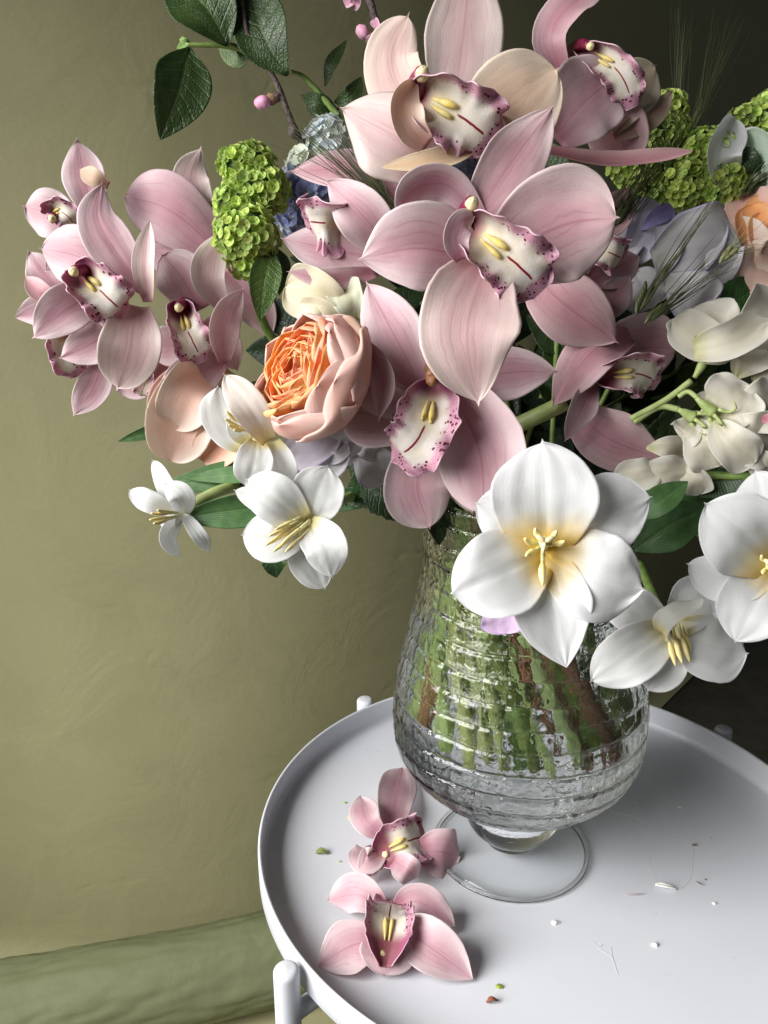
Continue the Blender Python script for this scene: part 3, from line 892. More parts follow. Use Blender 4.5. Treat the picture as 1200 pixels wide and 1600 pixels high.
# O3 lower centre
orchid('pink orchid below the middle with tan column and pale lip folded back at its tip', 0.44, (680, 610), [
    (S, [(668, 620), (622, 535), (572, 440)], 52, dict(arch=.5, rise=-.4, cup=.45)),
    (PT, [(660, 640), (590, 615), (537, 545)], 30, dict(arch=.6, rise=.4, cup=.5, roll=20, shape='point')),
    (PT, [(560, 530), (598, 590), (592, 658)], 25, dict(arch=.4, rise=1.6, fwd=1.0, cup=.7, roll=-25)),
    (PT, [(660, 655), (590, 645), (524, 648)], 54, dict(arch=.5, rise=-.4, cup=.45, shape='round')),
    (S, [(700, 600), (748, 700), (757, 808)], 68, dict(arch=.6, rise=.9, cup=.5, shape='round', tint=(1, .96, .97))),
    (S, [(668, 690), (652, 760), (672, 827)], 52, dict(arch=.4, rise=-.5, cup=.5, shape='round')),
    (PT, [(700, 610), (790, 583), (873, 581)], 46, dict(arch=-.2, rise=-1.2, cup=.4)),
    (PT, [(700, 700), (722, 755), (738, 803)], 28, dict(arch=.1, rise=-1.3, cup=.4, m=ORCHID_SOFT)),
], lip=([(678, 600), (668, 650), (650, 690), (612, 722)], 52, dict(arch=1.5, rise=1.2, cup=[1.8, 1.5, 1.1, .9, .6, .2, 0, -.2, -.3], wl=[.3, .62, .82, .92, .95, .8, .95, .8, 0])),
    cap=(676, 592, 15, 2.4), col_from=(680, 575), column=TAN)
# O4 side facing
orchid('orchid seen from its side behind the dark grass awns, speckled lip turned outward', 0.46, (600, 390), [
    (S, [(625, 390), (575, 275), (450, 268)], 38, dict(arch=.8, rise=.2, cup=.7, roll=-25, tint=(1, .9, .92))),
    (PT, [(620, 400), (565, 335), (508, 280)], 42, dict(arch=1.0, rise=1.4, fwd=.8, cup=.5, roll=15)),
    (PT, [(605, 405), (520, 390), (438, 372)], 44, dict(arch=.2, rise=.4, cup=.6, roll=-15)),
    (S, [(590, 425), (520, 436), (448, 424)], 18, dict(arch=.3, rise=.8, fwd=.6, cup=.5, tint=(1, .93, .93))),
], lip=([(548, 350), (510, 348), (476, 345)], 52, dict(cup=[1.4, 1.3, 1.2, 1.0, .8, .5, .3, 0, 0], roll=30, callus=False, fwd=0.3)))
# O5 left cluster front
orchid('front orchid of the outer cluster, open maroon throat and round cream anther cap', 0.45, (160, 450), [
    (S, [(228, 452), (182, 395), (152, 340), (160, 284)], 38, dict(arch=.6, rise=.6, cup=.6, groove=.03)),
    (PT, [(195, 445), (125, 402), (61, 388)], 46, dict(arch=.3, rise=-.3, cup=.5, shape='round')),
    (PT, [(160, 455), (105, 482), (50, 529)], 37, dict(arch=.8, rise=.8, cup=.45, ruf=.05)),
    (S, [(195, 500), (145, 535), (92, 560)], 34, dict(arch=.2, rise=-.4, cup=.4)),
    (S, [(212, 478), (202, 550), (182, 610)], 46, dict(arch=1.0, rise=.6, fwd=.4, cup=.45, shape='round', m=ORCHID_SOFT)),
    (PT, [(232, 472), (226, 412), (234, 344)], 19, dict(arch=.5, rise=.6, fwd=.9, cup=.8, roll=20, m=ORCHID_SOFT, shape='point')),
], lip=([(122, 425), (150, 448), (178, 474), (197, 490)], 48, dict(fwd=.9)), cap=(117, 424, 11, 2.0), col_from=(160, 440))
# O6
orchid('second orchid of the outer cluster, hanging lip heavily blotched with dark maroon', 0.47, (300, 500), [
    (PT, [(312, 485), (285, 435), (252, 398)], 40, dict(arch=.3, cup=.5, shape='round')),
    (S, [(350, 482), (325, 430), (345, 360)], 28, dict(arch=.6, rise=.3, cup=.6, m=ORCHID_SOFT)),
    (PT, [(350, 565), (352, 505), (380, 450)], 27, dict(arch=.8, rise=.8, fwd=.8, cup=.7, roll=-20)),
    (S, [(350, 560), (300, 592), (249, 640)], 37, dict(arch=.6, cup=.4, tint=(.97, .95, .95))),
    (S, [(300, 530), (265, 540), (228, 545)], 34, dict(arch=0, rise=-.8, cup=.4)),
    (PT, [(320, 500), (350, 540), (372, 580)], 30, dict(arch=0, rise=-1.0, cup=.4, tint=(1, .93, .9))),
], lip=([(282, 478), (288, 505), (302, 535), (318, 565)], 38, dict(fwd=.8)), cap=(280, 480, 10, 1.8), col_from=(300, 480))
# O7
orchid('upper outer orchid pointing a tall pale sepal above the cluster', 0.485, (120, 345), [
    (S, [(152, 345), (132, 280), (121, 216)], 34, dict(arch=.4, cup=.6)),
    (PT, [(128, 360), (78, 335), (37, 322)], 37, dict(arch=.3, cup=.6, shape='round')),
    (S, [(170, 290), (148, 278), (124, 264)], 15, dict(arch=.4, cup=.8, m=ORCHID_CREAM, tint=(.9, .85, .8), fwd=.8)),
    (PT, [(130, 350), (105, 400), (70, 425)], 34, dict(arch=0, rise=-.5, cup=.4)),
], lip=([(78, 335), (92, 330), (108, 340), (118, 355)], 26, dict(fwd=1.0)), cap=(82, 341, 9, 1.9), col_from=(98, 350))
# O8
orchid('orchid shown from behind with strongly striped broad sepal beside the green viburnum', 0.50, (330, 385), [
    (S, [(345, 395), (265, 328), (190, 306)], 52, dict(arch=.9, cup=-.5, tint=(.95, .86, .90), shape='round')),
    (S, [(328, 350), (298, 285), (314, 229)], 31, dict(arch=.3, cup=.5, m=ORCHID_SOFT)),
    (PT, [(340, 420), (320, 350), (345, 318)], 22, dict(arch=0, rise=-.8, cup=.4)),
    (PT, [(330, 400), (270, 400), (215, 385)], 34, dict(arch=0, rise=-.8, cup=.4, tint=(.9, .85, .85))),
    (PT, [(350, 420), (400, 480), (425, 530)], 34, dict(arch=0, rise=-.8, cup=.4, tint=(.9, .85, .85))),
])
# O9
orchid('lowest outer orchid, mostly hidden, a narrow sepal pointing down over the backdrop', 0.50, (110, 500), [
    (PT, [(110, 470), (72, 430), (44, 392)], 30, dict(arch=.2, cup=.5)),
    (S, [(110, 490), (65, 485), (24, 496)], 24, dict(arch=.2, cup=.5, shape='point')),
    (S, [(96, 475), (64, 456), (40, 432)], 16, dict(arch=.4, fwd=.8, cup=.9, tint=(.98, .85, .82), shape='point')),
    (S, [(160, 560), (146, 605), (114, 650)], 27, dict(arch=.3, cup=.5)),
    (PT, [(110, 500), (90, 450), (60, 410)], 30, dict(arch=0, rise=-.6, cup=.4)),
], lip=([(110, 505), (98, 530), (108, 560), (130, 582)], 34, dict(fwd=0.4, callus=False)))
# O10
orchid('half hidden orchid beneath the outer cluster showing one spotted lip edge', 0.505, (230, 590), [
    (S, [(250, 588), (215, 605), (172, 600)], 20, dict(arch=.2, cup=.5)),
    (PT, [(285, 560), (255, 570), (225, 622)], 22, dict(arch=.5, cup=.8, roll=30, tint=(1, .85, .88))),
], lip=([(232, 580), (228, 596), (222, 612), (220, 618)], 16, dict(fwd=.9, callus=False)))
# O11
orchid('orchid behind the top bloom with a long edge-on sepal reaching over green viburnum', 0.455, (890, 190), [
    (S, [(880, 115), (862, 60), (890, 10), (950, -22)], 34, dict(arch=.8, cup=.9, roll=[10, 30, 50], tint=(1, .90, .92))),
    (PT, [(865, 215), (915, 158), (962, 120)], 62, dict(arch=.8, rise=.5, cup=.55, ruf=.05, shape='round')),
    (S, [(840, 235), (940, 254), (1010, 250), (1082, 236)], 21, dict(arch=.8, rise=.6, cup=.8, roll=[62, 55, 35], shape='strap', tint=(1, .82, .80))),
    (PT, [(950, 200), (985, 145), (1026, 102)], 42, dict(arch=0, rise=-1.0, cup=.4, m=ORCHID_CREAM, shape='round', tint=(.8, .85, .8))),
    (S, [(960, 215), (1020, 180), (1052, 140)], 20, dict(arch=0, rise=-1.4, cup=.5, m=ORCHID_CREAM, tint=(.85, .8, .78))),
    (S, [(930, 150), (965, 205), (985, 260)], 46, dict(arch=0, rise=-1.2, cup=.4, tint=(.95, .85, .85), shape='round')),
], lip=([(900, 75), (940, 90), (972, 120), (990, 168)], 34, dict(fwd=.2)), cap=(921, 72, 9, 1.2), col_from=(890, 80))
# O12
orchid('shaded orchid above the large tulip, one folded sepal and one drooping sepal', 0.49, (935, 595), [
    (PT, [(985, 525), (925, 550), (862, 637)], 40, dict(arch=1.2, rise=.3, cup=.6, roll=-15, tint=(1, .88, .90), fwd=.7)),
    (PT, [(940, 580), (1005, 545), (1062, 545)], 56, dict(arch=0, rise=-.3, cup=.4, shape='round', tint=(.93, .85, .87))),
    (S, [(895, 640), (950, 685), (1040, 720)], 48, dict(arch=.6, rise=.5, cup=.5, tint=(1, .92, .93))),
    (PT, [(925, 600), (908, 640), (882, 690)], 24, dict(arch=.8, rise=.9, fwd=.6, cup=.9, roll=25)),
], lip=([(935, 590), (965, 585), (1000, 585), (1030, 598)], 44, dict(fwd=.6)), stem=([(800, 668, .50), (840, 650, .49), (885, 628, .485)], 13))
# O13
orchid('orchid tucked behind the central bloom, a pointed sepal drooping beneath its petals', 0.47, (870, 420), [
    (S, [(828, 425), (885, 478), (967, 536)], 54, dict(arch=.8, cup=.5, tint=(.98, .88, .88))),
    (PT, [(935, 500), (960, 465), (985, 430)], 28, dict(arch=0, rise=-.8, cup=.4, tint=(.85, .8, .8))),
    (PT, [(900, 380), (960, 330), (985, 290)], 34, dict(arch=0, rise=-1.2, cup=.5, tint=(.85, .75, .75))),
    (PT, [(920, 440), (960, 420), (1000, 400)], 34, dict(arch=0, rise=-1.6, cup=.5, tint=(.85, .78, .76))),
], lip=([(915, 385), (940, 390), (960, 398), (975, 405)], 34, dict(fwd=0, callus=False)))

# two fallen blooms lying on the tray
def fallen(label, at, parts, lip, cap, col_from, stem=None):
    base = on_z(at[0], at[1], TRAY_Z + 0.012)
    return orchid(label, depth_of(base), at, parts, lip=lip, cap=cap, col_from=col_from, group='fallen orchid blooms on the tray', stem=stem)

def tray_dd(x, y, h, D):
    """depth offset in cm that puts the pixel h metres above the tray"""
    p = on_z(x, y, TRAY_Z + h)
    return (D - depth_of(p)) * 100

def tp(D, *pts):
    return [(x, y, tray_dd(x, y, h / 1000, D)) for x, y, h in pts]

D1 = depth_of(on_z(600, 1310, TRAY_Z + 0.012))
orchid('upper fallen pink orchid lying on the tray with magenta column and yellow ridges', D1, (600, 1325), [
    (S, tp(D1, (612, 1300, 14), (618, 1250, 14), (630, 1197, 6)), 33, dict(arch=.1, cup=.45, shape='round')),
    (PT, tp(D1, (598, 1305, 16), (572, 1280, 24), (563, 1243, 22)), 26, dict(arch=.1, cup=.5, shape='sepal')),
    (PT, tp(D1, (655, 1330, 12), (690, 1332, 12), (719, 1338, 3)), 37, dict(arch=.1, cup=.5, shape='round', tint=(.97, .93, .94))),
    (PT, tp(D1, (600, 1330, 14), (572, 1345, 16), (556, 1318, 10)), 22, dict(arch=.1, cup=.6, roll=-15)),
    (S, tp(D1, (595, 1325, 14), (578, 1352, 13), (578, 1378, 3)), 22, dict(arch=.1, cup=.5)),
    (S, tp(D1, (615, 1345, 18), (635, 1358, 22), (652, 1372, 12)), 20, dict(arch=.1, cup=.5, shape='round')),
], lip=(tp(D1, (586, 1342, 10), (610, 1326, 17), (638, 1314, 22), (664, 1306, 14)), 42, dict(arch=.1, rise=0, fwd=.2, cup=[1.7, 1.5, 1.3, 1.1, .9, .6, .3, .1, 0])), cap=(602, 1334, 8, 1.8), col_from=(588, 1332),
    group='fallen orchid blooms on the tray', stem=([(622, 1362, D1 - .002), (624, 1385, D1 - .008), (617, 1400, D1 - .012)], 7))
D2 = depth_of(on_z(600, 1450, TRAY_Z + 0.012))
orchid('lower fallen pink orchid on the tray, its lip pointing up between spread sepals', D2, (605, 1440), [
    (S, tp(D2, (600, 1418, 14), (558, 1398, 18), (511, 1408, 5)), 32, dict(arch=.1, cup=.55, asym=.1)),
    (S, tp(D2, (618, 1418, 14), (655, 1410, 20), (712, 1448, 6)), 32, dict(arch=.1, cup=.6, ruf=.05)),
    (PT, tp(D2, (592, 1470, 16), (548, 1478, 14), (497, 1510, 3)), 37, dict(arch=.1, cup=.5, shape='point')),
    (PT, tp(D2, (622, 1450, 14), (672, 1480, 16), (739, 1530, 3)), 38, dict(arch=.1, cup=.5, asym=-.1, shape='point')),
    (S, tp(D2, (605, 1460, 12), (605, 1495, 12), (600, 1526, 4)), 42, dict(arch=.1, cup=.45, shape='round')),
], lip=(tp(D2, (602, 1512, 10), (604, 1475, 16), (608, 1435, 22), (612, 1406, 14)), 44, dict(arch=.1, rise=0, fwd=.2, wl=[.35, .75, .95, 1, .95, .88, .8, .66, .25], cup=[1.7, 1.5, 1.3, 1.1, .9, .6, .3, .1, 0])), cap=(598, 1490, 9, 1.9), col_from=(604, 1505),
    group='fallen orchid blooms on the tray')

# ------------------------------------------------------------------ tulips
def tulip(label, D, at, parts, anthers, m=TULIP, stem=None, pistil=None, group='white tulips in the bouquet'):
    t = thing('tulip', label, 'tulip', tuple(P(at[0], at[1], D)), group)
    for p in parts:
        kw = dict(p[2]) if len(p) > 2 else {}
        mm = kw.pop('m', m)
        kw.setdefault('shape', 'tulip'); kw.setdefault('cup', .5); kw.setdefault('groove', .035); kw.setdefault('irr', .045)
        petal('petal', t, D - kw.pop('fwd', 0) * 0.01, p[0], p[1], mm, nu=24, nv=34, **kw)
    for a in anthers:
        (x0, y0), (x1, y1), wd = a[0], a[1], a[2]
        d0, d1 = (a[3], a[4]) if len(a) > 3 else (0.5, 2.0)
        p0, p1 = P(x0, y0, D - d0 * .01), P(x1, y1, D - d1 * .01)
        q = p0.lerp(p1, 0.35)
        st = tube('filament', [p0, q], wd * .45 * D / F, FILAMENT, t, n=8, seg=5)
        L = (p1 - q).length
        bend = (p1 - q).orthogonal().normalized() * L * .05
        tube('anther', [q, q.lerp(p1, .5) + bend, p1], [wd * .4 * D / F, wd * .8 * D / F, wd * .75 * D / F, wd * .3 * D / F], ANTHER, t, n=8, seg=10, bumps=.25)
    if pistil:
        (x, y), (x1, y1), wd = pistil
        p0, p1 = P(x, y, D), P(x1, y1, D - .02)
        pi_ = tube('pistil', [p0, p1], wd * D / F, STEM_PALE, t, n=10, seg=6, tint=(2.0, 1.7, 2.4))
        for k in range(3):
            a = 2 * pi * k / 3 + .4
            blob('stigma_lobe', p1 + (RIGHT * cos(a) + UP * sin(a)) * wd * .9 * D / F - FWD * .001, RIGHT * cos(a) + UP * sin(a), wd * 1.1 * D / F, wd * .55 * D / F, CAP, pi_, 10, 8, lump=.3, seed=k)
    if stem:
        tube('stalk', [P(*s) for s in stem[0]], stem[1] * D / F, STEM_PALE if len(stem) < 3 else stem[2], t, n=12, seg=18)
    return t

tulip('big wide open white tulip with yellow eye hanging in front of the vase neck', 0.40, (850, 848), [
    ([(852, 860), (792, 808), (742, 785)], 50, dict(rise=.1, arch=.3, cup=.4)),
    ([(860, 858), (938, 805), (1019, 776)], 58, dict(rise=.7, arch=.5, irr=.06, cup=.35, ruf=.03)),
    ([(852, 858), (862, 950), (885, 1043)], 60, dict(rise=1.2, arch=.6, shape='point', cup=.4)),
    ([(853, 862), (850, 775), (847, 687)], 77, dict(rise=1.1, arch=.8, fwd=.1, cup=.4, irr=.05)),
    ([(850, 862), (775, 898), (703, 928)], 64, dict(rise=1.3, arch=.7, fwd=.1, irr=.055, cup=.4)),
    ([(858, 862), (930, 898), (1008, 922)], 66, dict(rise=1.3, arch=.7, fwd=.2, irr=.055, cup=.4)),
], [((848, 852), (820, 842), 6.5), ((846, 854), (822, 868), 6.5), ((852, 848), (836, 826), 6.5), ((858, 848), (870, 830), 6.5), ((860, 852), (882, 846), 6.5), ((848, 858), (848, 914), 7, .6, 1.4)],
    m=TULIP_EYE, pistil=((850, 852), (850, 846), 8), stem=([(835, 800, .52), (845, 830, .44), (850, 850, .405)], 12))
tulip('open white tulip with six long yellow anthers, lower outer corner of the bouquet', 0.425, (472, 812), [
    ([(478, 815), (430, 792), (365, 765)], 20, dict(rise=.2, arch=.3)),
    ([(474, 818), (484, 870), (508, 921)], 33, dict(rise=-.4, arch=.3)),
    ([(476, 820), (430, 842), (377, 836)], 40, dict(rise=.6, arch=.7, asym=.15)),
    ([(480, 815), (493, 775), (512, 727)], 40, dict(rise=.6, arch=.7)),
    ([(475, 815), (430, 780), (384, 748)], 36, dict(rise=.5, arch=.7, fwd=.5)),
    ([(480, 818), (508, 855), (520, 903)], 33, dict(rise=1.2, arch=.9, fwd=.3)),
], [((474, 815), (415, 852), 4.5), ((470, 812), (420, 838), 4.2), ((480, 820), (427, 862), 4.2), ((484, 812), (440, 850), 4.2), ((472, 806), (430, 828), 4.0), ((486, 824), (446, 862), 4.0)],
    m=TULIP_TINGE, stem=([(560, 770, .50), (520, 790, .46), (480, 812, .43)], 9))
tulip('small windblown white tulip seen from its side on a pale green stalk', 0.465, (272, 795), [
    ([(285, 800), (262, 765), (238, 718)], 15, dict(rise=-.3, roll=25)),
    ([(278, 800), (235, 785), (201, 765)], 17, dict(rise=.3)),
    ([(285, 802), (310, 835), (328, 862)], 12, dict(rise=-.6)),
    ([(282, 800), (262, 840), (282, 870)], 15, dict(rise=.5, roll=30)),
    ([(288, 803), (283, 775), (256, 756)], 19, dict(rise=1.0, fwd=.2)),
    ([(285, 800), (265, 815), (250, 812)], 10, dict(rise=-.5)),
], [((278, 802), (236, 802), 4), ((278, 806), (234, 812), 4), ((276, 808), (240, 818), 4), ((276, 800), (246, 797), 4)],
    stem=([(400, 752, .50), (340, 768, .47), (288, 795, .465)], 9))
tulip('white tulip opening beneath the orange rose, yellow anthers at its mouth', 0.43, (385, 690), [
    ([(392, 700), (352, 655), (340, 602)], 36, dict(rise=-.2, arch=.2, cup=.9)),
    ([(420, 690), (392, 640), (350, 584)], 26, dict(rise=.6, arch=.9, cup=.8, fwd=.6, tint=(1.0, .93, .88))),
    ([(402, 690), (395, 730), (388, 762)], 29, dict(rise=.6, arch=.8, cup=.7, fwd=.5)),
    ([(425, 690), (435, 735), (447, 775)], 28, dict(rise=0, arch=.4, cup=.7)),
    ([(385, 690), (372, 668), (388, 640)], 18, dict(rise=0, arch=.4, cup=.7)),
], [((384, 668), (354, 642), 3.6), ((386, 666), (360, 640), 3.6), ((384, 672), (352, 654), 3.6), ((386, 674), (358, 664), 3.6), ((388, 672), (366, 672), 3.6), ((390, 664), (372, 648), 3.6)],
    m=TULIP_TINGE, stem=([(520, 740, .52), (470, 715, .47), (420, 700, .44)], 8))
tulip('shaded white tulip facing down beside the vase, cream anthers dangling', 0.445, (1050, 985), [
    ([(1052, 985), (1088, 940), (1120, 905)], 38, dict(rise=-.6)),
    ([(1040, 985), (985, 950), (940, 925)], 36, dict(rise=-.6)),
    ([(1045, 985), (985, 1025), (922, 1066)], 42, dict(rise=.4, arch=.7)),
    ([(1048, 990), (1032, 1040), (1012, 1080)], 38, dict(rise=-.2, arch=.2)),
    ([(1055, 985), (1110, 1010), (1168, 1020)], 52, dict(rise=.2, arch=.6)),
    ([(1035, 990), (1052, 965), (1100, 932)], 26, dict(rise=1.6, arch=1.0, roll=[20, 50, 60], cup=.8, fwd=.8, tint=(.97, .96, .92))),
], [((1040, 980), (1056, 1040), 5.5, .6, 1.2), ((1050, 978), (1066, 1036), 5.5, .8, 1.4), ((1060, 976), (1078, 1034), 5.5, .7, 1.2), ((1066, 978), (1080, 1018), 4.5, .5, .8)],
    m=TULIP_TINGE, stem=([(1000, 880, .50), (1018, 925, .47), (1040, 975, .45)], 8, STEM_M))
tulip('white tulip cut by the picture edge with a glimpse of yellow eye', 0.42, (1205, 885), [
    ([(1215, 850), (1195, 790), (1180, 735)], 42, dict(rise=-.5)),
    ([(1208, 885), (1140, 905), (1072, 880)], 38, dict(rise=0, arch=.5)),
    ([(1205, 890), (1160, 930), (1110, 962)], 36, dict(rise=-.6, arch=.2)),
    ([(1212, 890), (1175, 950), (1148, 1005)], 50, dict(rise=.8, arch=.8)),
    ([(1212, 880), (1155, 830), (1100, 785)], 62, dict(rise=1.2, arch=.9, fwd=.2)),
    ([(1215, 885), (1290, 860), (1350, 850)], 62, dict(rise=1.0, arch=.8)),
], [((1200, 880), (1190, 868), 5), ((1202, 884), (1192, 896), 5)], m=TULIP_EYE, pistil=((1204, 884), (1206, 884), 8), stem=([(1090, 830, .52), (1150, 860, .47), (1203, 885, .425)], 9, STEM_M))
tulip('closed white tulip bud with greenish cheek between two viburnum heads', 0.52, (1165, 310), [
    ([(1150, 310), (1160, 260), (1165, 200)], 30, dict(rise=0, arch=.2, cup=1.2, shape='bud')),
    ([(1165, 315), (1178, 265), (1160, 210)], 30, dict(rise=.4, arch=1.2, cup=1.2, tint=(.80, .93, .78), fwd=.4, shape='bud')),
    ([(1140, 285), (1125, 245), (1148, 186)], 27, dict(rise=.6, arch=1.2, cup=1.1, roll=-25, fwd=.8, shape='bud')),
], [], stem=([(1120, 470, .53), (1150, 380, .53), (1162, 315, .52)], 7, STEM_M))

# ------------------------------------------------------------------ roses
def rose_open():
    D = 0.43
    t = thing('garden_rose', 'cupped peach rose with tightly folded orange centre, its mouth facing the window light', 'rose', tuple(P(480, 600, D)), 'peach garden roses')
    C = P(456, 572, D - .022)                       # centre of the mouth
    major = (P(488, 500, D - .022) - P(424, 645, D - .022)).normalized()
    vv = (CAM - C).normalized()
    side = (major.cross(vv)).normalized()
    if side.x > 0: side = -side
    ax = (side * sin(radians(56)) + vv * cos(radians(56))).normalized()   # where the cup faces
    ax = (ax - major * ax.dot(major)).normalized()
    minor = ax.cross(major).normalized()
    Rm = 86 * D / F
    rnd = random.Random(11)
    # globe of outer petals
    Cb = C - ax * Rm * 1.25
    def globe(phi, wid, top, m, rad=1.0, tint=None, ruf=.02, hgt=1.0, name='outer_petal'):
        d = major * cos(phi) + minor * sin(phi)
        pts = [Cb + d * Rm * .12, Cb + d * Rm * .80 * rad + ax * Rm * .22, Cb + d * Rm * 1.10 * rad + ax * Rm * .75 * hgt, Cb + d * Rm * (1.00 * rad) + ax * Rm * top]
        petal(name, t, D, None, 0, m, shape='bud', world_pts=pts, W_m=Rm * wid, view=-d, cup=.95, ruf=ruf, fr=1.5, tint=tint, nu=24, nv=26, irr=.03, th=.0006)
    for k in range(6):
        globe(2 * pi * k / 6 + .3, .95, 1.28, ROSE_OUT, .97, None, .03)
    vd = (vv - ax * vv.dot(ax)).normalized()
    ph0 = math.atan2(vd.dot(minor), vd.dot(major))
    globe(ph0 + 2.6, 1.1, 1.16, ROSE_OUT, 1.05)
    globe(ph0 - 2.4, 1.1, 1.20, ROSE_OUT, 1.05)
    globe(ph0 + 1.15, 1.15, 1.20, ROSE_OUT, 1.06, (1.0, .97, .97))
    globe(ph0 - 1.1, 1.10, 1.22, ROSE_OUT, 1.07, (1.0, .97, .97))
    globe(ph0 + 0.1, 1.15, 1.12, ROSE_OUT, 1.11, (1.02, 1.02, 1.02))
    globe(ph0 + 1.35, .85, .90, ROSE_OUT, 1.14, (1.03, 1.12, 1.0), .05, .9)
    # folded inner petals: rows of little curved walls
    for q in range(4):
        qa = 2 * pi * q / 4 + .55
        for r in range(6):
            rr = 0.16 + 0.13 * r
            c0 = (major * cos(qa) + minor * sin(qa))
            pr = (-major * sin(qa) + minor * cos(qa))
            for sgn in (-1, 1):
                bend = .30 + .10 * rnd.random()
                d0 = (c0 * cos(bend * sgn) + pr * sin(bend * sgn))
                foot = C + d0 * Rm * rr * .80 - ax * Rm * .45
                dome = sqrt(max(0, 1 - rr * rr * .85)) * .16
                topc = C + d0 * Rm * rr * 1.02 + ax * Rm * (dome + rnd.uniform(-.05, .05) - .10)
                wid = (0.30 + 0.36 * rr) * rnd.uniform(.95, 1.15)
                petal('inner_petal', t, D, None, 0, ROSE_IN, shape='bud', world_pts=[foot, foot.lerp(topc, .6) + d0 * Rm * .05, topc], W_m=Rm * wid, view=-d0,
                      cup=rnd.choice([.8, 1.0, .5]), ruf=.04, fr=1.0, nu=16, nv=12, irr=.045, th=.0002, roll=rnd.uniform(-10, 10) + sgn * 14, tint=(1, rnd.uniform(.82, 1.12), rnd.uniform(.7, 1.2)))
    # calyx and stalk
    blob('calyx', Cb - ax * Rm * .02, ax, Rm * .2, Rm * .22, STEM_M, t, lump=.1)
    tube('stalk', [Cb, Cb - ax * Rm * .5, P(600, 700, .50)], .0026, STEM_M, t)
rose_open()

def rose_bud():
    D = 0.488
    t = thing('garden_rose', 'pale peach rose globe hanging beneath the outer orchid cluster', 'rose', tuple(P(300, 640, D)), 'peach garden roses')
    for pts, W, kw in [
        ([(345, 590), (320, 640), (312, 716)], 46, dict(rise=-1.2, arch=.4, cup=.8)),
        ([(350, 580), (300, 615), (246, 662)], 44, dict(rise=-.8, arch=.8, cup=.7, asym=.1)),
        ([(345, 585), (290, 640), (268, 720)], 52, dict(rise=-.2, arch=1.6, cup=.7, fwd=.2, tint=(1.03, 1.2, 1.2))),
        ([(372, 640), (350, 680), (316, 720)], 36, dict(rise=-.2, arch=1.2, cup=.7, tint=(1.0, .95, .82))),
        ([(350, 570), (300, 610), (268, 668)], 42, dict(rise=.6, arch=1.9, cup=.6, fwd=.6, tint=(1.05, 1.25, 1.25))),
    ]:
        kw.setdefault('arch', .8)
        fwd = kw.pop('fwd', 0)
        petal('outer_petal', t, D - fwd * .01, pts, W, ROSE_OUT, shape='bud', nu=22, nv=26, irr=.04, ruf=.03, **kw)
    tube('stalk', [P(340, 600, .475), P(400, 620, .49), P(520, 680, .51)], .0026, STEM_M, t)
rose_bud()

def rose_edge():
    D = 0.50
    t = thing('garden_rose', 'shaded peach rose with orange heart at the picture edge behind straw awns', 'rose', tuple(P(1190, 400, D)), 'peach garden roses')
    for pts, W, m, kw in [
        ([(1210, 410), (1180, 350), (1165, 300)], 42, ROSE_OUT, dict(rise=-.6, cup=.8)),
        ([(1215, 420), (1175, 400), (1140, 345)], 40, ROSE_OUT, dict(rise=.2, cup=.6, tint=(1, 1.2, 1.2))),
        ([(1215, 380), (1200, 340), (1185, 305)], 34, ROSE_IN, dict(rise=.2, cup=.9)),
        ([(1215, 390), (1185, 360), (1175, 320)], 26, ROSE_IN, dict(rise=.5, cup=1.2)),
        ([(1225, 395), (1200, 365), (1200, 335)], 26, ROSE_IN, dict(rise=.9, cup=1.2)),
        ([(1215, 400), (1190, 430), (1155, 462)], 44, ROSE_OUT, dict(rise=.5, arch=1.2, cup=.7, tint=(1, 1.15, 1.15))),
        ([(1205, 420), (1195, 455), (1190, 492)], 48, ROSE_OUT, dict(rise=-.2, arch=.8, cup=.7)),
        ([(1215, 385), (1190, 400), (1165, 385)], 26, ROSE_OUT, dict(rise=1.0, arch=.8, cup=.7, tint=(1, 1.2, 1.15))),
    ]:
        kw.setdefault('arch', .8)
        petal('outer_petal' if m is ROSE_OUT else 'inner_petal', t, D, pts, W, m, shape='bud', nu=20, nv=24, irr=.06, ruf=.05, **kw)
rose_edge()

# ------------------------------------------------------------------ sweet peas and small blooms
def bloom(name, label, cat, D, at, parts, m, group=None, calyx=None, stem=None, stem_m=STEM_PALE):
    t = thing(name, label, cat, tuple(P(at[0], at[1], D)), group)
    for p in parts:
        kw = dict(p[2]) if len(p) > 2 else {}
        mm = kw.pop('m', m)
        kw.setdefault('shape', 'fan'); kw.setdefault('cup', .4); kw.setdefault('ruf', .09); kw.setdefault('fr', 2.2); kw.setdefault('irr', .06)
        petal('petal', t, D - kw.pop('fwd', 0) * .01, p[0], p[1], mm, nu=24, nv=28, **kw)
    if calyx:
        for (c, ax_, L) in calyx:
            c0 = P(c[0], c[1], D - .004); c1 = P(ax_[0], ax_[1], D - .004)
            ca = tube('calyx', [c0, c0.lerp(c1, .5), c1], [.0013, .0026, .0036], STEM_PALE, t, n=12, seg=8)
            for k in range(5):
                a = 2 * pi * k / 5
                d = (c1 - c0).normalized(); o = d.orthogonal().normalized(); o2 = d.cross(o)
                rad = o * cos(a) + o2 * sin(a)
                tube('calyx_tooth', [c1 + rad * .0035, c1 + rad * .006 + d * .005, c1 + rad * .011 + d * .006, c1 + rad * .013 + d * .002], [.0013, .0009, .0006, .0003], STEM_PALE, ca, n=6, seg=8)
    if stem:
        tube('stalk', [P(*s) for s in stem[0]], stem[1] * D / F, stem_m, t, n=10, seg=18)
    return t
GSP = 'cream sweet pea blooms'
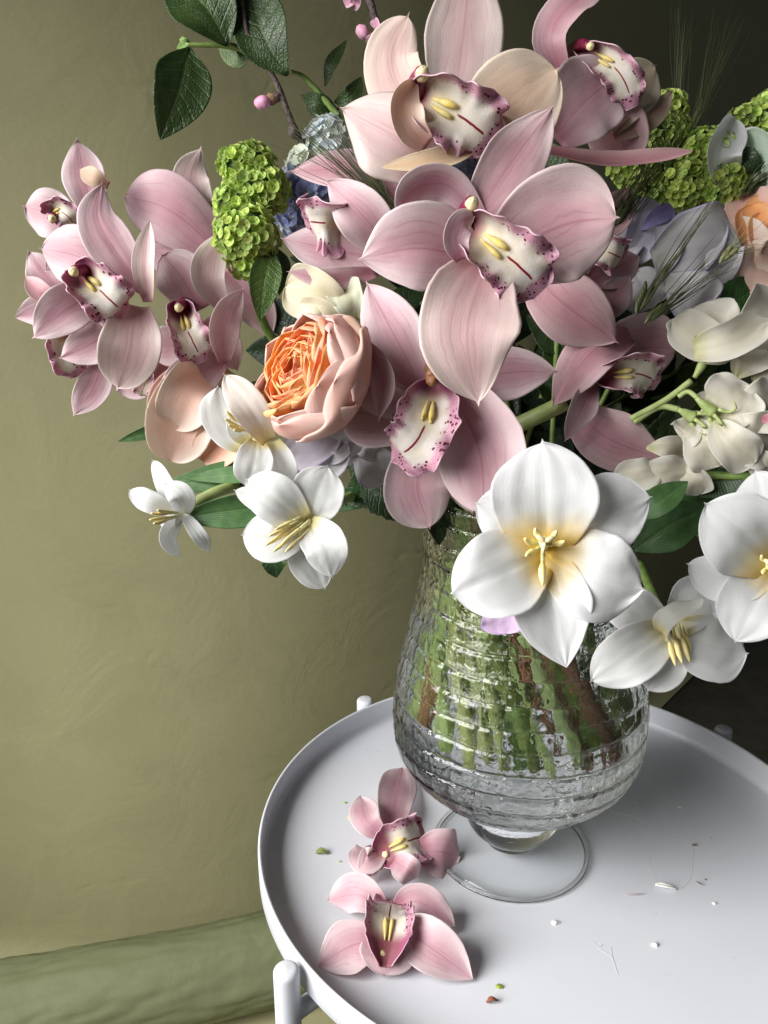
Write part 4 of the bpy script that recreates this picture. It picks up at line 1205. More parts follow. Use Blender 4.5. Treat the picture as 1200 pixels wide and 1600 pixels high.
bloom('sweet_pea', 'upper cream sweet pea with a wide folded banner above green calyxes', 'sweet pea', .47, (1130, 560), [
    ([(1145, 555), (1110, 520), (1090, 478)], 52, dict(rise=-.3)),
    ([(1150, 550), (1120, 545), (1052, 500)], 34, dict(rise=.3, ruf=.04)),
    ([(1140, 545), (1190, 510), (1222, 465)], 52, dict(rise=.8, arch=.8, roll=-20)),
    ([(1085, 548), (1140, 535), (1205, 500)], 30, dict(rise=.6, fwd=1.0, arch=.8, shape='strap', cup=.9, ruf=.04, roll=15)),
    ([(1150, 590), (1170, 560), (1195, 530)], 38, dict(rise=.2)),
    ([(1180, 600), (1195, 570), (1215, 545)], 32, dict(rise=-.4)),
], SWEETPEA, GSP, calyx=[((1085, 590), (1108, 552), 1)], stem=([(985, 655, .475), (1040, 625, .47), (1080, 595, .466)], 5))
bloom('sweet_pea', 'full cream sweet pea with rounded wing near the picture edge', 'sweet pea', .455, (1150, 650), [
    ([(1118, 650), (1145, 625), (1170, 600)], 48, dict(rise=.6, shape='round', arch=.6)),
    ([(1125, 655), (1165, 680), (1215, 690)], 46, dict(rise=.3, arch=.8)),
    ([(1115, 655), (1140, 690), (1180, 722)], 34, dict(rise=.5, arch=.8, fwd=.3)),
    ([(1130, 660), (1185, 640), (1225, 620)], 44, dict(rise=0, arch=.8)),
    ([(1190, 655), (1204, 655), (1225, 662)], 9, dict(m=ORCHID, fwd=2.2, shape='point', tint=(.8, .6, .6))),
    ([(1160, 700), (1190, 725), (1220, 740)], 26, dict(rise=-.2)),
], SWEETPEA, GSP, calyx=[((1088, 622), (1115, 645), 1)], stem=([(1060, 620, .466), (1075, 612, .463), (1090, 622, .458)], 4))
bloom('sweet_pea', 'drooping cream sweet pea with two ruffled lobes beneath a green calyx', 'sweet pea', .465, (1085, 680), [
    ([(1082, 655), (1105, 690), (1125, 728)], 42, dict(rise=.5, arch=.8, ruf=.12)),
    ([(1085, 655), (1072, 675), (1062, 682)], 24, dict(rise=0)),
    ([(1090, 652), (1110, 640), (1112, 610)], 22, dict(rise=-.6)),
    ([(1090, 665), (1130, 700), (1146, 722)], 22, dict(rise=-.4)),
], SWEETPEA, GSP, calyx=[((1060, 640), (1084, 652), 1)], stem=([(990, 660, .475), (1030, 636, .472), (1062, 640, .468)], 5))
bloom('sweet_pea', 'shaded cream sweet pea spread under the drooping orchid sepal above the tulip', 'sweet pea', .47, (1040, 740), [
    ([(990, 745), (1030, 740), (1085, 735)], 26, dict(rise=.2, arch=.5, shape='round')),
    ([(1045, 720), (1010, 740), (960, 748)], 26, dict(rise=0)),
    ([(1060, 725), (1085, 750), (1096, 772)], 22, dict(rise=-.2)),
    ([(1010, 700), (1045, 700), (1072, 712)], 24, dict(rise=-.8)),
    ([(1050, 760), (1062, 775), (1058, 790)], 8, dict(rise=-.3)),
], SWEETPEA, GSP)
GL = 'white sweet peas edged with lilac'
bloom('sweet_pea', 'large white sweet pea banner finely edged in lilac behind fine awns', 'sweet pea', .485, (1090, 440), [
    ([(1025, 425), (1090, 400), (1160, 385)], 74, dict(rise=.2, arch=.5, shape='round', ruf=.06, W=1) if False else dict(rise=.2, arch=.5, shape='round', ruf=.06)),
    ([(1040, 450), (1075, 400), (1105, 335)], 44, dict(rise=-.1, arch=.3, ruf=.04)),
    ([(1030, 440), (1045, 390), (1055, 340)], 26, dict(rise=-.5)),
    ([(1040, 430), (1080, 460), (1105, 478)], 40, dict(rise=-.3)),
], LILAC, GL)
bloom('sweet_pea', 'dim white sweet pea with violet fold half covered by the central orchid', 'sweet pea', .50, (1010, 400), [
    ([(985, 420), (1010, 370), (1040, 325)], 40, dict(rise=0, tint=(.9, .9, 1))),
    ([(985, 420), (1005, 450), (1020, 480)], 36, dict(rise=0)),
    ([(1000, 360), (1025, 340), (1052, 325)], 13, dict(rise=.4, fwd=.6, tint=(.55, .5, .9))),
    ([(980, 440), (970, 400), (985, 350)], 32, dict(rise=-.4)),
], LILAC, GL)
bloom('sweet_pea', 'lilac edged bloom hanging under the orange rose', 'sweet pea', .45, (490, 700), [
    ([(535, 670), (500, 690), (450, 712)], 34, dict(rise=.3, arch=.6, ruf=.05, tint=(1, .95, 1.06))),
    ([(535, 665), (520, 720), (475, 735)], 26, dict(rise=-.2)),
    ([(520, 655), (530, 680), (548, 715)], 26, dict(rise=-.4)),
    ([(555, 690), (530, 712), (510, 718)], 10, dict(rise=.3)),
], LILAC, GL)
bloom('sweet_pea', 'grey shadowed bloom beside the folded lip of the lower orchid', 'sweet pea', .475, (590, 720), [
    ([(560, 690), (580, 720), (605, 752)], 34, dict(rise=-.2, tint=(.85, .85, .85))),  # grey tint puts shade into the white petals
    ([(555, 690), (570, 700), (592, 712)], 16, dict(rise=.4, tint=(.95, .95, .95))),
    ([(535, 680), (555, 700), (568, 722)], 22, dict(rise=0)),
], LILAC, GL)
bloom('sweet_pea', 'warm cream bloom wedged between the orange rose and the side facing orchid', 'sweet pea', .455, (500, 470), [
    ([(545, 490), (505, 465), (445, 450)], 40, dict(rise=.2, tint=(1.05, 1.02, .9))),  # cream petals tinted slightly yellower
    ([(540, 505), (505, 490), (465, 490)], 24, dict(rise=0, tint=(1.05, 1.02, .9))),
    ([(560, 500), (545, 470), (530, 440)], 28, dict(rise=.3, tint=(.9, .95, .85))),
], SWEETPEA, GSP)
bloom('sweet_pea', 'lilac petal trapped against the glass just under the large tulip', 'sweet pea', .47, (790, 970), [
    ([(790, 930), (790, 955), (792, 990)], 38, dict(rise=0, arch=.2, m=LILAC, tint=(1.15, .9, 1.2))),
], LILAC, GL)
bloom('apple_blossom', 'small mauve blossom with stamens on the dark twig', 'blossom', .50, (590, 40), [
    ([(596, 52), (590, 42), (583, 30)], 7, dict(ruf=.05)),
    ([(596, 52), (582, 60), (574, 66)], 7, dict(ruf=.05)),
    ([(598, 50), (612, 46), (622, 40)], 9, dict(ruf=.05)),
    ([(598, 54), (606, 62), (616, 68)], 8, dict(ruf=.05)),
], BLOSSOM, 'pink twig blossoms')
bloom('apple_blossom', 'pale pink blossom petals touching the upper picture edge beside the twig', 'blossom', .50, (550, 0), [
    ([(560, -8), (548, 0), (538, 6)], 8, dict(ruf=.05, tint=(1.05, 1.2, 1.1))),
    ([(560, -6), (556, 4), (550, 12)], 8, dict(ruf=.05, tint=(1.05, 1.2, 1.1))),
], BLOSSOM, 'pink twig blossoms')

# ------------------------------------------------------------------ viburnum and hydrangea: florets share one mesh each
def floret_mesh(name, npet, r, m, cupped=.5, wide=.62, centre=None):
    V = []; Fc = []; uv = []; uv2 = []
    nu, nv = 4, 5
    for p in range(npet):
        a0 = 2 * pi * p / npet
        base = len(V)
        for i in range(nv + 1):
            t = i / nv
            w = wide * (0.25 + 0.75 * sin(min(1, t / .62) * pi / 2)) * (max(0, 1 - ((t - .62) / .38) ** 2.2) ** .5 if t > .62 else 1)
            for k in range(nu + 1):
                u = k / nu * 2 - 1
                rr = r * (0.08 + 0.92 * t)
                x = rr; y = u * w * r
                z = r * (cupped * t * t * .9 + .25 * w * u * u + .06 * sin(7 * t + u * 3 + p * 2))
                V.append((x * cos(a0) - y * sin(a0), x * sin(a0) + y * cos(a0), z))
                uv.append((u * .5 + .5, t)); uv2.append((u * w, t * .8 + p))
        for i in range(nv):
            for k in range(nu):
                a = base + i * (nu + 1) + k
                Fc.append((a, a + 1, a + nu + 2, a + nu + 1))
    me = bpy.data.meshes.new(name)
    me.from_pydata(V, [], Fc)
    l = me.uv_layers.new(name='uv'); l.data.foreach_set('uv', [c for f in Fc for i in f for c in uv[i]])
    l = me.uv_layers.new(name='pq'); l.data.foreach_set('uv', [c for f in Fc for i in f for c in uv2[i]])
    me.polygons.foreach_set('use_smooth', [True] * len(me.polygons))
    me.materials.append(m)
    return me

def floret_head(name, label, cat, D, lobes, meshes, fr, group, seed, core=None, dens=1.0, tints=((.68, 1.2),), stem=None, tilt=.5, part='floret', back=-.15):
    """lobes: (x, y, rx, ry, forward cm) ellipsoids covered in florets"""
    rnd = random.Random(seed)
    t = thing(name.replace('_head', ''), label, cat, tuple(P(lobes[0][0], lobes[0][1], D)), group)
    cents = []
    for (x, y, rx, ry, fwd) in lobes:
        c = P(x, y, D - fwd * .01)
        cents.append((c, rx * D / F, ry * D / F))
    spots = []
    for li, (c, rx, ry) in enumerate(cents):
        rz = (rx + ry) / 2
        n = int(dens * 4.6 * (rx * ry) / (fr * fr))
        for i in range(n):
            z = 1 - 2 * (i + .5) / n
            ph = i * 2.399963
            s = sqrt(1 - z * z)
            d = Vector((s * cos(ph), s * sin(ph), z))
            loc = RIGHT * d.x + UP * d.y - FWD * d.z
            if d.z < back: continue
            k = 1 + rnd.uniform(-.10, .06)
            q = c + (RIGHT * d.x * rx + UP * d.y * ry - FWD * d.z * rz) * k
            inside = False
            for lj, (c2, rx2, ry2) in enumerate(cents):
                if lj != li:
                    e = q - c2
                    rz2 = (rx2 + ry2) / 2
                    if (e.dot(RIGHT) / rx2) ** 2 + (e.dot(UP) / ry2) ** 2 + (e.dot(FWD) / rz2) ** 2 < .72: inside = True
            if inside: continue
            nrm = (RIGHT * d.x / rx + UP * d.y / ry - FWD * d.z / rz).normalized()
            nrm = (nrm + Vector((rnd.gauss(0, tilt), rnd.gauss(0, tilt), rnd.gauss(0, tilt))) * .55).normalized()
            spots.append((q, nrm))
    if len(spots) > 300:
        rnd.shuffle(spots); spots = spots[:300]
    for q, nrm in spots:
        o = bpy.data.objects.new(part, rnd.choice(meshes))
        link(o, t)
        o.location = q
        o.rotation_euler = (nrm.to_track_quat('Z', 'Y') @ Vector((0, 0, 1)).rotation_difference(Vector((0, 0, 1)))).to_euler()
        o.rotation_euler.rotate_axis('Z', rnd.uniform(0, 6.28))
        s = rnd.uniform(.8, 1.2)
        o.scale = (s, s, s)
        a, b = tints[0]
        f = rnd.uniform(a, b)
        o.color = (f * rnd.uniform(.92, 1.1), f, f * rnd.uniform(.8, 1.1), 1)
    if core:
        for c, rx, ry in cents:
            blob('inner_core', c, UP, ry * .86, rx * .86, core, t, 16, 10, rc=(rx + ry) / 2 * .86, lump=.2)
    if stem:
        tube('stalk', [P(*s) for s in stem[0]], stem[1] * D / F, STEM_M, t)
    return t

VF = .0028
vm = [floret_mesh('viburnum_floret', 5, VF * 1.15, VIB, c) for c in (.25, .45, .7)]
GV = 'green viburnum heads'
floret_head('viburnum_head', 'tall lime green viburnum head beside the back facing orchid', 'viburnum', .475,
            [(388, 262, 42, 34, 0), (408, 300, 42, 38, .3), (374, 318, 36, 30, .5), (385, 368, 48, 42, .9), (392, 410, 36, 26, .2)], vm, VF, GV, 1, VIB_CORE, 1.25,
            stem=([(392, 430, .48), (420, 520, .50), (520, 640, .53)], 7))
floret_head('viburnum_head', 'broad green viburnum head above the white banner, crossed by the orchid sepal', 'viburnum', .52,
            [(1105, 250, 52, 42, 0), (1120, 290, 50, 40, .4), (1075, 295, 42, 36, .2), (1148, 300, 28, 24, .3)], vm, VF * 1.05, GV, 2, VIB_CORE, 1.2,
            stem=([(1100, 320, .53), (1080, 420, .54), (980, 600, .54)], 7))
floret_head('viburnum_head', 'dusky green viburnum head striped by dark awns next to the orchid', 'viburnum', .53,
            [(1020, 215, 52, 44, 0), (1000, 262, 44, 42, .3), (1040, 180, 30, 34, 0), (1010, 305, 34, 30, .2), (975, 210, 22, 22, .2)], vm, VF * 1.05, GV, 3, VIB_CORE, 1.15, tints=((.65, 1.05),))
floret_head('viburnum_head', 'bright viburnum head cut by the picture edge above the white bud', 'viburnum', .54,
            [(1205, 185, 34, 40, 0), (1165, 186, 26, 16, .2), (1205, 225, 26, 26, .2)], vm, VF * 1.05, GV, 5, VIB_CORE, 1.2)
hm = [floret_mesh('hydrangea_floret', 4, .0062, BLUE, c, .60) for c in (.1, .25)]
hp = [floret_mesh('hydrangea_floret_pale', 4, .0062, BLUE_PALE, c, .60) for c in (.15, .3)]
GH = 'blue hydrangea heads'
floret_head('hydrangea_head', 'powder blue hydrangea showing between the viburnum and the side facing orchid', 'hydrangea', .51,
            [(478, 320, 44, 58, 0), (470, 300, 36, 40, .4)], hm, .0048, GH, 6, None, 1.6, tints=((.85, 1.1),), tilt=.35)
floret_head('hydrangea_head', 'deep blue hydrangea glimpsed under the top orchid', 'hydrangea', .49,
            [(660, 275, 85, 60, 0)], hm, .0050, GH, 7, None, 1.5, tints=((.8, 1.1),), tilt=.35)
floret_head('hydrangea_head', 'pale greenish white hydrangea florets left of the top orchid'.replace('left of', 'next to'), 'hydrangea', .505,
            [(515, 235, 38, 46, 0), (480, 265, 26, 30, .2)], hp, .0050, GH, 8, None, 1.5, tints=((.9, 1.1),), tilt=.35)

# ------------------------------------------------------------------ bearded grass
def awns(label, D, foot, waist, tips, n, r, m, seed, group='bearded grass heads', spread=6, D2=None, stem=True):
    rnd = random.Random(seed)
    t = thing('bearded_grass', label, 'grass head', tuple(P(foot[0], foot[1], D)), group)
    V = []; Fc = []
    (xa, ya), (xb, yb) = tips
    for i in range(n):
        f = (i + rnd.random()) / n
        k = rnd.uniform(0, .35)
        p0 = P(foot[0] + rnd.gauss(0, spread) + (waist[0] - foot[0]) * k, foot[1] + rnd.gauss(0, spread * .5) + (waist[1] - foot[1]) * k, D + rnd.uniform(-.004, .006))
        L = rnd.uniform(.72, 1.05)
        tx = xa + (xb - xa) * f + rnd.gauss(0, 5); ty = ya + (yb - ya) * f + rnd.gauss(0, 5)
        tx = foot[0] + (tx - foot[0]) * L; ty = foot[1] + (ty - foot[1]) * L
        p1 = P(tx, ty, (D2 or D) + rnd.uniform(-.012, .012))
        mid = p0.lerp(p1, .55) + UP * rnd.uniform(-.002, .003) + RIGHT * rnd.uniform(-.002, .002)
        pts = catmull([p0, mid, p1], 10)
        b = len(V)
        for j, q in enumerate(pts):
            T = (pts[min(j + 1, 9)] - pts[max(j - 1, 0)]).normalized()
            A = T.orthogonal().normalized(); B = T.cross(A)
            rr = r * (1 - .75 * j / 9)
            for s in range(3):
                a = 2 * pi * s / 3
                V.append(q + (A * cos(a) + B * sin(a)) * rr)
        for j in range(9):
            for s in range(3):
                s2 = (s + 1) % 3
                Fc.append((b + j * 3 + s, b + j * 3 + s2, b + (j + 1) * 3 + s2, b + (j + 1) * 3 + s))
    o = mesh_obj('awns', V, Fc, m, t)
    o['kind'] = 'stuff'
    # the ear of grains the awns grow from
    f0 = P(foot[0], foot[1], D); w0 = P(waist[0], waist[1], D)
    ax_ = (w0 - f0)
    for k in range(9):
        c = f0 + ax_ * (k / 9 * .45) + RIGHT * (.0016 if k % 2 else -.0016)
        blob('grain', c, ax_.normalized() + RIGHT * (.3 if k % 2 else -.3), .0050, .0014, m, t, 8, 6)
    return t
awns('dark green bearded grass fanning out in front of the side facing orchid', .445, (628, 352), (585, 300), ((415, 175), (545, 165)), 44, .00042, AWN, 21, spread=7)
awns('two loose grass awns reaching toward the lime viburnum', .44, (640, 345), (590, 300), ((405, 185), (400, 245)), 5, .0003, AWN, 22, spread=5)
awns('dark awns striping the dusky viburnum head', .475, (965, 345), (990, 300), ((1045, 150), (1110, 195)), 40, .00036, AWN, 23, spread=12)
awns('bearded grass slanting across the shadowed sweet peas', .455, (1000, 480), (1030, 410), ((1120, 285), (1165, 255)), 14, .00036, AWN, 24, spread=5)
awns('brown green awns lying over the large white banner', .45, (1020, 495), (1050, 470), ((1130, 360), (1190, 395)), 20, .00034, AWN, 25, spread=7)
awns('tall faint straw awns rising above the viburnum', .60, (1060, 185), (1066, 160), ((1045, 0), (1095, 10)), 26, .00013, AWN, 26, spread=5)
awns('second tall faint tuft of straw awns nearer the picture edge', .62, (1085, 195), (1100, 160), ((1115, 5), (1180, 20)), 30, .00013, AWN, 27, spread=6)
awns('coarse green blades bundled at the picture edge above the peach rose', .50, (1165, 300), (1185, 285), ((1215, 235), (1225, 275)), 22, .0007, AWN, 28, spread=6)
awns('straw awns crossing the shaded peach rose', .46, (1135, 400), (1150, 385), ((1185, 310), (1230, 395)), 10, .00026, AWN_PALE, 29, spread=8)

# ------------------------------------------------------------------ branches and leaves
def leafy(name, label, cat, loc, wood, leaves, bits=None, group=None):
    t = thing(name, label, cat, loc, group)
    for pts, r, m in wood:
        tube('twig', [P(*p) for p in pts], r, m, t, n=10, seg=22, bumps=.25)
    for l in leaves:
        D, pts, W, m = l[:4]
        kw = dict(l[4]) if len(l) > 4 else {}
        kw.setdefault('shape', 'leaf'); kw.setdefault('cup', .3); kw.setdefault('groove', .05); kw.setdefault('irr', .03)
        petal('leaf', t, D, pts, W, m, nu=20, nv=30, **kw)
    for b in (bits or []):
        b(t)
    return t

def bud(x, y, D, dx, dy, r, m, tip=1.0, nm='bud'):
    def f(t):
        o = blob(nm, P(x, y, D), RIGHT * dx - UP * dy, r * 1.25, r, m, t, 12, 9, lump=.2, seed=x)
    return f
leafy('leafy_branch', 'upper leafy branch with broad dark leaves hanging over the outer orchid cluster', 'branch', tuple(P(540, 190, .50)),
      [([(545, 200, .50), (480, 125, .49), (455, 112, .485)], [.0022, .0018, .0012], STEM_M),
       ([(410, 96, .49), (360, 72, .48), (290, 70, .475)], [.0018, .0018, .0012], STEM_M),
       ([(412, 97, .49), (385, 85, .485), (365, 70, .483)], [.0014, .001], STEM_M)],
      [(.475, [(296, 74), (282, 140), (250, 219)], 44, LEAF_BIG, dict(tint=(.62,.68,.6), roll=[5, 12], cup=.35)),
       (.475, [(356, 72), (322, 10), (250, -60)], 52, LEAF_BIG, dict(tint=(.62,.68,.6), roll=-10, cup=.5)),
       (.48, [(450, 118), (410, 50), (385, -60)], 44, LEAF_BIG, dict(roll=10, cup=.45, tint=(.5, .55, .5))),
       (.49, [(385, 95), (385, 50), (340, -20)], 28, LEAF_UNDER, dict(roll=0)),
       (.49, [(340, 66), (372, 92), (385, 60)], 14, LEAF_UNDER, dict()),
       (.49, [(358, 70), (345, 55), (335, 48)], 9, LEAF_UNDER, dict(tint=(.5, .7, .4))),
       (.485, [(298, 74), (290, 68), (276, 76)], 6, LEAF_UNDER, dict(tint=(.9, 1.1, .6))),
       (.485, [(298, 72), (288, 64), (280, 62)], 5, LEAF_UNDER, dict(tint=(.9, 1.1, .6))),
       (.50, [(508, 135), (518, 100), (542, 62)], 11, LEAF_BIG, dict(tint=(.62,.68,.6), roll=30)),
       (.50, [(525, 168), (495, 160), (470, 148)], 14, LEAF_BIG, dict(tint=(.62,.68,.6))),
       (.50, [(522, 160), (548, 150), (565, 120)], 14, LEAF_BIG, dict(tint=(.62,.68,.6))),
       (.505, [(530, 170), (500, 175), (478, 168)], 10, LEAF_BIG, dict(tint=(.62,.68,.6)))])
leafy('blossom_twig', 'bare dark twig with one round pink bud crossing the backdrop', 'twig', tuple(P(475, 232, .49)),
      [([(475, 232, .50), (452, 182, .49), (430, 125, .485), (402, 80, .48), (385, 45, .475), (372, -40, .47)], [.0022, .0020, .0016, .0014, .0012], BARK),
       ([(600, 120, .51), (597, 60, .505), (583, 20, .50), (570, -30, .50)], [.0016, .0020, .0026, .0030], BARK)],
      [], [bud(410, 160, .485, -1, .1, .0040, BLOSSOM_S if 'BLOSSOM_S' in globals() else plain('bud_pink', (.82, .30, .50), (.86, .48, .64), .5, 400)),
           bud(424, 155, .487, -1, .2, .0035, BROWN, nm='bud_scale'), bud(432, 152, .487, -1, .2, .003, BARK, nm='bud_scale'),
           bud(567, 50, .50, -.7, -.7, .0040, plain('bud_rose', (.85, .34, .52), (.9, .55, .68), .5, 400)), bud(577, 58, .502, -.7, -.7, .0034, STEM_PALE, nm='bud_scale'),
           bud(459, 206, .492, 0, 1, .0035, BARK, nm='bud_scale')])
leafy('viburnum_leaf', 'veined green leaf hanging beneath the lime viburnum head', 'leaf', tuple(P(425, 390, .475)), [],
      [(.465, [(425, 390), (414, 440), (406, 502)], 25, LEAF_VIB, dict(cup=.4)),
       (.475, [(430, 385), (440, 420), (436, 462)], 16, LEAF_VIB, dict(roll=30, tint=(.7, .7, .7)))])
leafy('tulip_leaf', 'thin green leaf tip poking out beside the pale rose globe', 'leaf', tuple(P(240, 675, .475)), [],
      [(.515, [(290, 655), (235, 674), (184, 690)], 13, LEAF_TULIP, dict(roll=30))])
leafy('tulip_leaf', 'broad glossy tulip leaf curving under the small side seen tulip', 'leaf', tuple(P(390, 800, .475)), [],
      [(.470, [(450, 790), (350, 800), (276, 812)], 27, LEAF_TULIP, dict(roll=10, arch=.5, cup=.6))])
leafy('tulip_leaf', 'upper pale green tulip leaf behind the tulip stalk', 'leaf', tuple(P(400, 750, .49)), [],
      [(.488, [(470, 740), (350, 745), (235, 768)], 24, LEAF_TULIP, dict(roll=-10, cup=.5)),
       (.484, [(450, 735), (370, 742), (288, 748)], 15, LEAF_TULIP, dict(roll=-20, cup=.5, tint=(1.3, 1.2, 1.3)))])
leafy('rose_leaf', 'serrated dark leaf tip under the open corner tulip', 'leaf', tuple(P(425, 860, .45)), [],
      [(.445, [(440, 850), (428, 875), (432, 903)], 22, LEAF_ROSE, dict(serr=.2, tint=(1.3, 1.6, 1.5)))])
leafy('rose_leaf', 'near black serrated rose leaf below the lower orchid petals', 'leaf', tuple(P(640, 760, .49)), [],
      [(.485, [(560, 745), (610, 770), (668, 812)], 44, LEAF_ROSE, dict(serr=.12, cup=.3)),
       (.49, [(640, 720), (580, 760), (540, 790)], 44, LEAF_ROSE, dict(serr=.12, cup=.3, tint=(.9, 1.2, .9)))])
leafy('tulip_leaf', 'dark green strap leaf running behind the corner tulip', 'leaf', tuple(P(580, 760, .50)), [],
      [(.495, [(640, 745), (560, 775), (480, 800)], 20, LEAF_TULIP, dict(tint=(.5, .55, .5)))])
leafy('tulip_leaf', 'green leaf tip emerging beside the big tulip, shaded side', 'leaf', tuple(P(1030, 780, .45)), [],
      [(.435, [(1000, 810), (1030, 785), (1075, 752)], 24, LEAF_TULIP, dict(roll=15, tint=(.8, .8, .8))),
       (.455, [(990, 860), (1050, 820), (1110, 790)], 38, LEAF_TULIP, dict(tint=(.45, .5, .45)))])  # tints dim the leaf green to stand in for shade
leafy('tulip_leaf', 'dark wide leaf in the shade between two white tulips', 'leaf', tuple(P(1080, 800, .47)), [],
      [(.47, [(1010, 790), (1080, 805), (1150, 790)], 30, LEAF_TULIP, dict(tint=(.35, .4, .35))),  # shade between the tulips put into the leaf colour by dark tints
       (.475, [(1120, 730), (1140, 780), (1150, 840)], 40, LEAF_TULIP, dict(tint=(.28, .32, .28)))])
leafy('rose_leaf', 'dark serrated leaf tucked between the white banner and the upper cream sweet pea', 'leaf', tuple(P(1110, 470, .50)), [],
      [(.495, [(1080, 500), (1150, 470), (1215, 430)], 34, LEAF_ROSE, dict(serr=.1, tint=(1.2, 1.8, 1.2))),
       (.50, [(1060, 470), (1110, 500), (1140, 520)], 34, LEAF_ROSE, dict(serr=.1))])
leafy('rose_leaf', 'small dark leaf pressed against the white bud', 'leaf', tuple(P(1165, 260, .50)), [],
      [(.505, [(1150, 235), (1170, 255), (1182, 280)], 20, LEAF_ROSE, dict(serr=.1))])
leafy('bare_stalk', 'thick green stalk running sideways above the edge tulip', 'stalk', tuple(P(1100, 742, .47)),
      [([(1000, 735, .49), (1100, 742, .475), (1210, 746, .46)], .0024, STEM_M)], [])

def filler():
    """dark foliage that packs the inside of the bouquet: one sprig per radial stem"""
    rnd = random.Random(77)
    ends = [(470, 560), (520, 420), (560, 330), (640, 300), (760, 260), (880, 300), (960, 380), (1040, 480), (1090, 600), (1110, 700), (1080, 790), (990, 700),
            (560, 660), (600, 750), (700, 720), (800, 640), (890, 520), (700, 520), (450, 640), (1150, 540), (1000, 250), (420, 520), (1180, 660), (1150, 420)]
    for k, (x, y) in enumerate(ends):
        D = .515 + rnd.uniform(-.008, .03)
        a = Vector((AX + rnd.uniform(-.03, .03), AY + rnd.uniform(-.03, .03), VTOP - .03))
        b = P(x, y, D + .01)
        t = thing('foliage_sprig', 'dark rose foliage packed inside the bouquet behind the blooms', 'foliage', tuple(a), 'dark foliage sprigs inside the bouquet')
        mid = a.lerp(b, .5) + Vector((0, 0, .02))
        tube('twig', [a, mid, b], .0018, STEM_M, t, n=8, seg=12)
        for j in range(8):
            f = .35 + .65 * j / 7
            c = catmull([a, mid, b], 40)[int(f * 39)]
            dr = ((b - a).normalized() + RIGHT * rnd.uniform(-1.1, 1.1) + UP * rnd.uniform(-.9, .9) + FWD * rnd.uniform(-.1, .5)).normalized()
            L = rnd.uniform(.030, .046)
            petal('leaf', t, D, None, 0, LEAF_ROSE, shape='leaf', world_pts=[c, c + dr * L * .5 + UP * .002, c + dr * L], W_m=L * .33, cup=.3, groove=.05, nu=8, nv=12,
                  serr=.1, roll=rnd.uniform(-35, 35), tint=(rnd.uniform(.6, 1.3),) * 2 + (rnd.uniform(.6, 1.1),))
filler()

# ------------------------------------------------------------------ scraps on the tray
WHITE_SCRAP = plain('petal_scrap_white', (.80, .79, .75), (.74, .72, .66), .5, 600)
def scrap(label, x, y, pts, W, m, tint=None, h=.0008, th=.0012, shape='point', cup=.8, roll=0, cat='scrap'):
    p = on_z(x, y, TRAY_Z + .0015)
    t = thing('plant_scrap', label, cat, tuple(p), 'cut scraps scattered on the tray')
    wp = [on_z(a, b, TRAY_Z + .0014 + z * .001) for a, b, z in pts]
    petal('scrap_body', t, .6, None, 0, m, shape=shape, world_pts=wp, W_m=W * .001, view=(0, 0, 1), cup=cup, nu=8, nv=12, th=th, irr=.12, tint=tint, roll=roll)
def chip(label, x, y, r, ln, m, ang=0.3, tint=None):
    p = on_z(x, y, TRAY_Z + r * .55)
    t = thing('stem_chip', label, 'stem chip', tuple(p), 'cut scraps scattered on the tray')
    V = []; Fc = []
    rnd = random.Random(int(x * 7 + y))
    for k, (h, f) in enumerate(((-.55, .8), (-.1, 1.1), (.35, .8), (.6, .3))):
        for a_ in range(7):
            a = ang + 2 * pi * a_ / 7
            q = r * f * rnd.uniform(.6, 1.35)
            V.append(p + Vector((q * cos(a) * (1 + ln / r * .5), q * sin(a), r * h * rnd.uniform(.85, 1.1))))
    for k in range(3):
        for a_ in range(7):
            b = (a_ + 1) % 7
            Fc.append((k * 7 + a_, k * 7 + b, (k + 1) * 7 + b, (k + 1) * 7 + a_))
    Fc.append(tuple(range(21, 28))); Fc.append(tuple(range(6, -1, -1)))
    mesh_obj('chip_body', V, Fc, m, t, smooth=False, tint=tint)
chip('tiny green chip closest to the tray rim shadow, above the others', 539, 1254, .0010, .0016, STEM_PALE)
chip('short pale green stem chip touching the upper fallen orchid', 551, 1276, .0024, .0024, STEM_PALE, 1.2, (1.4, 1.3, 1.2))
scrap('curled brown green leaf scrap lying alone inside the rim shadow', 503, 1332, [(494, 1332, 0), (503, 1329, 2), (513, 1333, 0)], 2.3, LEAF_UNDER, (1.1, 1.0, .6))
chip('smallest green crumb between leaf scrap and fallen orchids', 531, 1346, .0009, .0010, STEM_PALE)
chip('pale green chip just above the lower fallen orchid', 546, 1369, .0017, .0018, STEM_PALE, .2, (1.4, 1.3, 1.2))
scrap('white petal sliver lying at the end of a dried water trace', 1040, 1386, [(1024, 1382, 0), (1040, 1384, 1.2), (1056, 1389, 0)], 1.9, WHITE_SCRAP)
scrap('thin pink fibre beside the white petal sliver', 992, 1397, [(978, 1397, 0), (992, 1397, .3), (1006, 1396, 0)], .35, ORCHID, th=.0004)
chip('knobbly white crumb in the open middle of the tray', 1023, 1475, .0018, .0016, WHITE_SCRAP, .5)
chip('transparent looking pale droplet crumb on the tray', 868, 1441, .0018, .0012, WHITE_SCRAP, .9, (.95, .97, 1.02))
chip('green brown bud crumb near the tray bottom', 780, 1541, .0016, .0014, STEM_M, .9, (1.6, 1.2, .8))
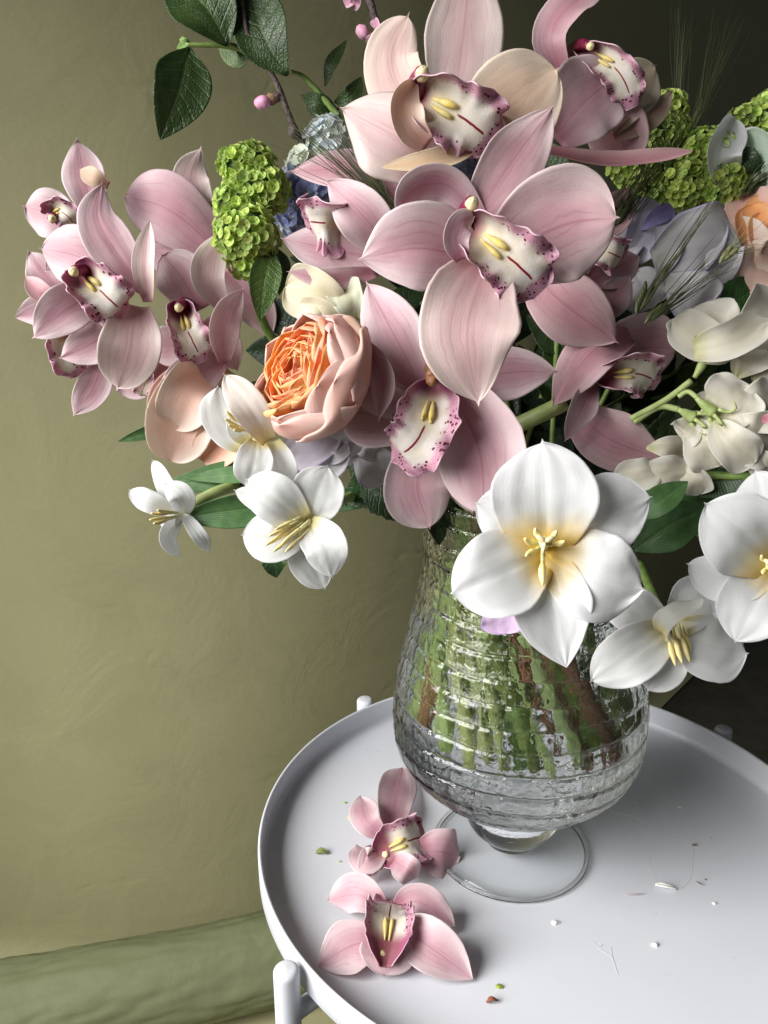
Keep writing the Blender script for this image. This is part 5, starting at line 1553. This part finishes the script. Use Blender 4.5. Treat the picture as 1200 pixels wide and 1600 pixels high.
scrap('curled reddish brown shred lowest on the tray', 768, 1563, [(760, 1566, 0), (768, 1560, 2.2), (778, 1563, .4)], 1.1, BROWN, (.9, .5, .45))
scrap('thin black fibre crossing the tray', 1093, 1380, [(1088, 1377, 0), (1093, 1380, .2), (1098, 1383, 0)], .35, BARK, th=.0005)
chip('grey crumb in the vase shadow', 994, 1254, .0013, .0012, WHITE_SCRAP, .5, (.7, .7, .7))
chip('grey crumb farther along the vase shadow', 1062, 1261, .0013, .0010, WHITE_SCRAP, 1.5, (.7, .7, .7))
chip('dark grit crumb at the upper end of the water trace', 1084, 1320, .0013, .0012, BROWN, .1, (.8, .8, .8))
chip('white crumb beside the black fibre', 1116, 1411, .0011, .0009, WHITE_SCRAP, 1.1)
chip('brown grit speck close to the black fibre', 1102, 1374, .0007, .0009, BROWN)
# dried water trace: a very thin residue line on the paint
def trace():
    t = thing('water_trace', 'dried brownish water trace looping on the white tray', 'stain', tuple(on_z(1040, 1330, TRAY_Z)))
    m = plain('dried_residue', (.60, .58, .54), (.66, .65, .63), .5, 900)
    for pts in ([(950, 1266), (985, 1275), (1015, 1290), (1030, 1308), (1045, 1320), (1046, 1330)], [(1046, 1331), (1020, 1335), (1016, 1345), (1022, 1365), (1027, 1380)], [(1083, 1325), (1082, 1350), (1078, 1375), (1062, 1390)]):
        tube('residue_line', [on_z(x, y, TRAY_Z + .00002) for x, y in pts], .00016, m, t, n=5, seg=30)
trace()

def scuff():
    t = thing('scuff_mark', 'faint grey scuff scratched into the white tray paint', 'scuff', tuple(on_z(945, 1495, TRAY_Z)))
    m = plain('grey_scuff', (.46, .47, .50), (.52, .53, .56), .5, 900)
    for pts in ([(926, 1470), (936, 1482), (948, 1490), (958, 1498)], [(956, 1492), (961, 1508), (966, 1524)], [(955, 1480), (957, 1496), (962, 1512)], [(936, 1473), (941, 1476), (938, 1480)]):
        tube('scratch', [on_z(x, y, TRAY_Z + .00002) for x, y in pts], .00022, m, t, n=5, seg=16)
scuff()
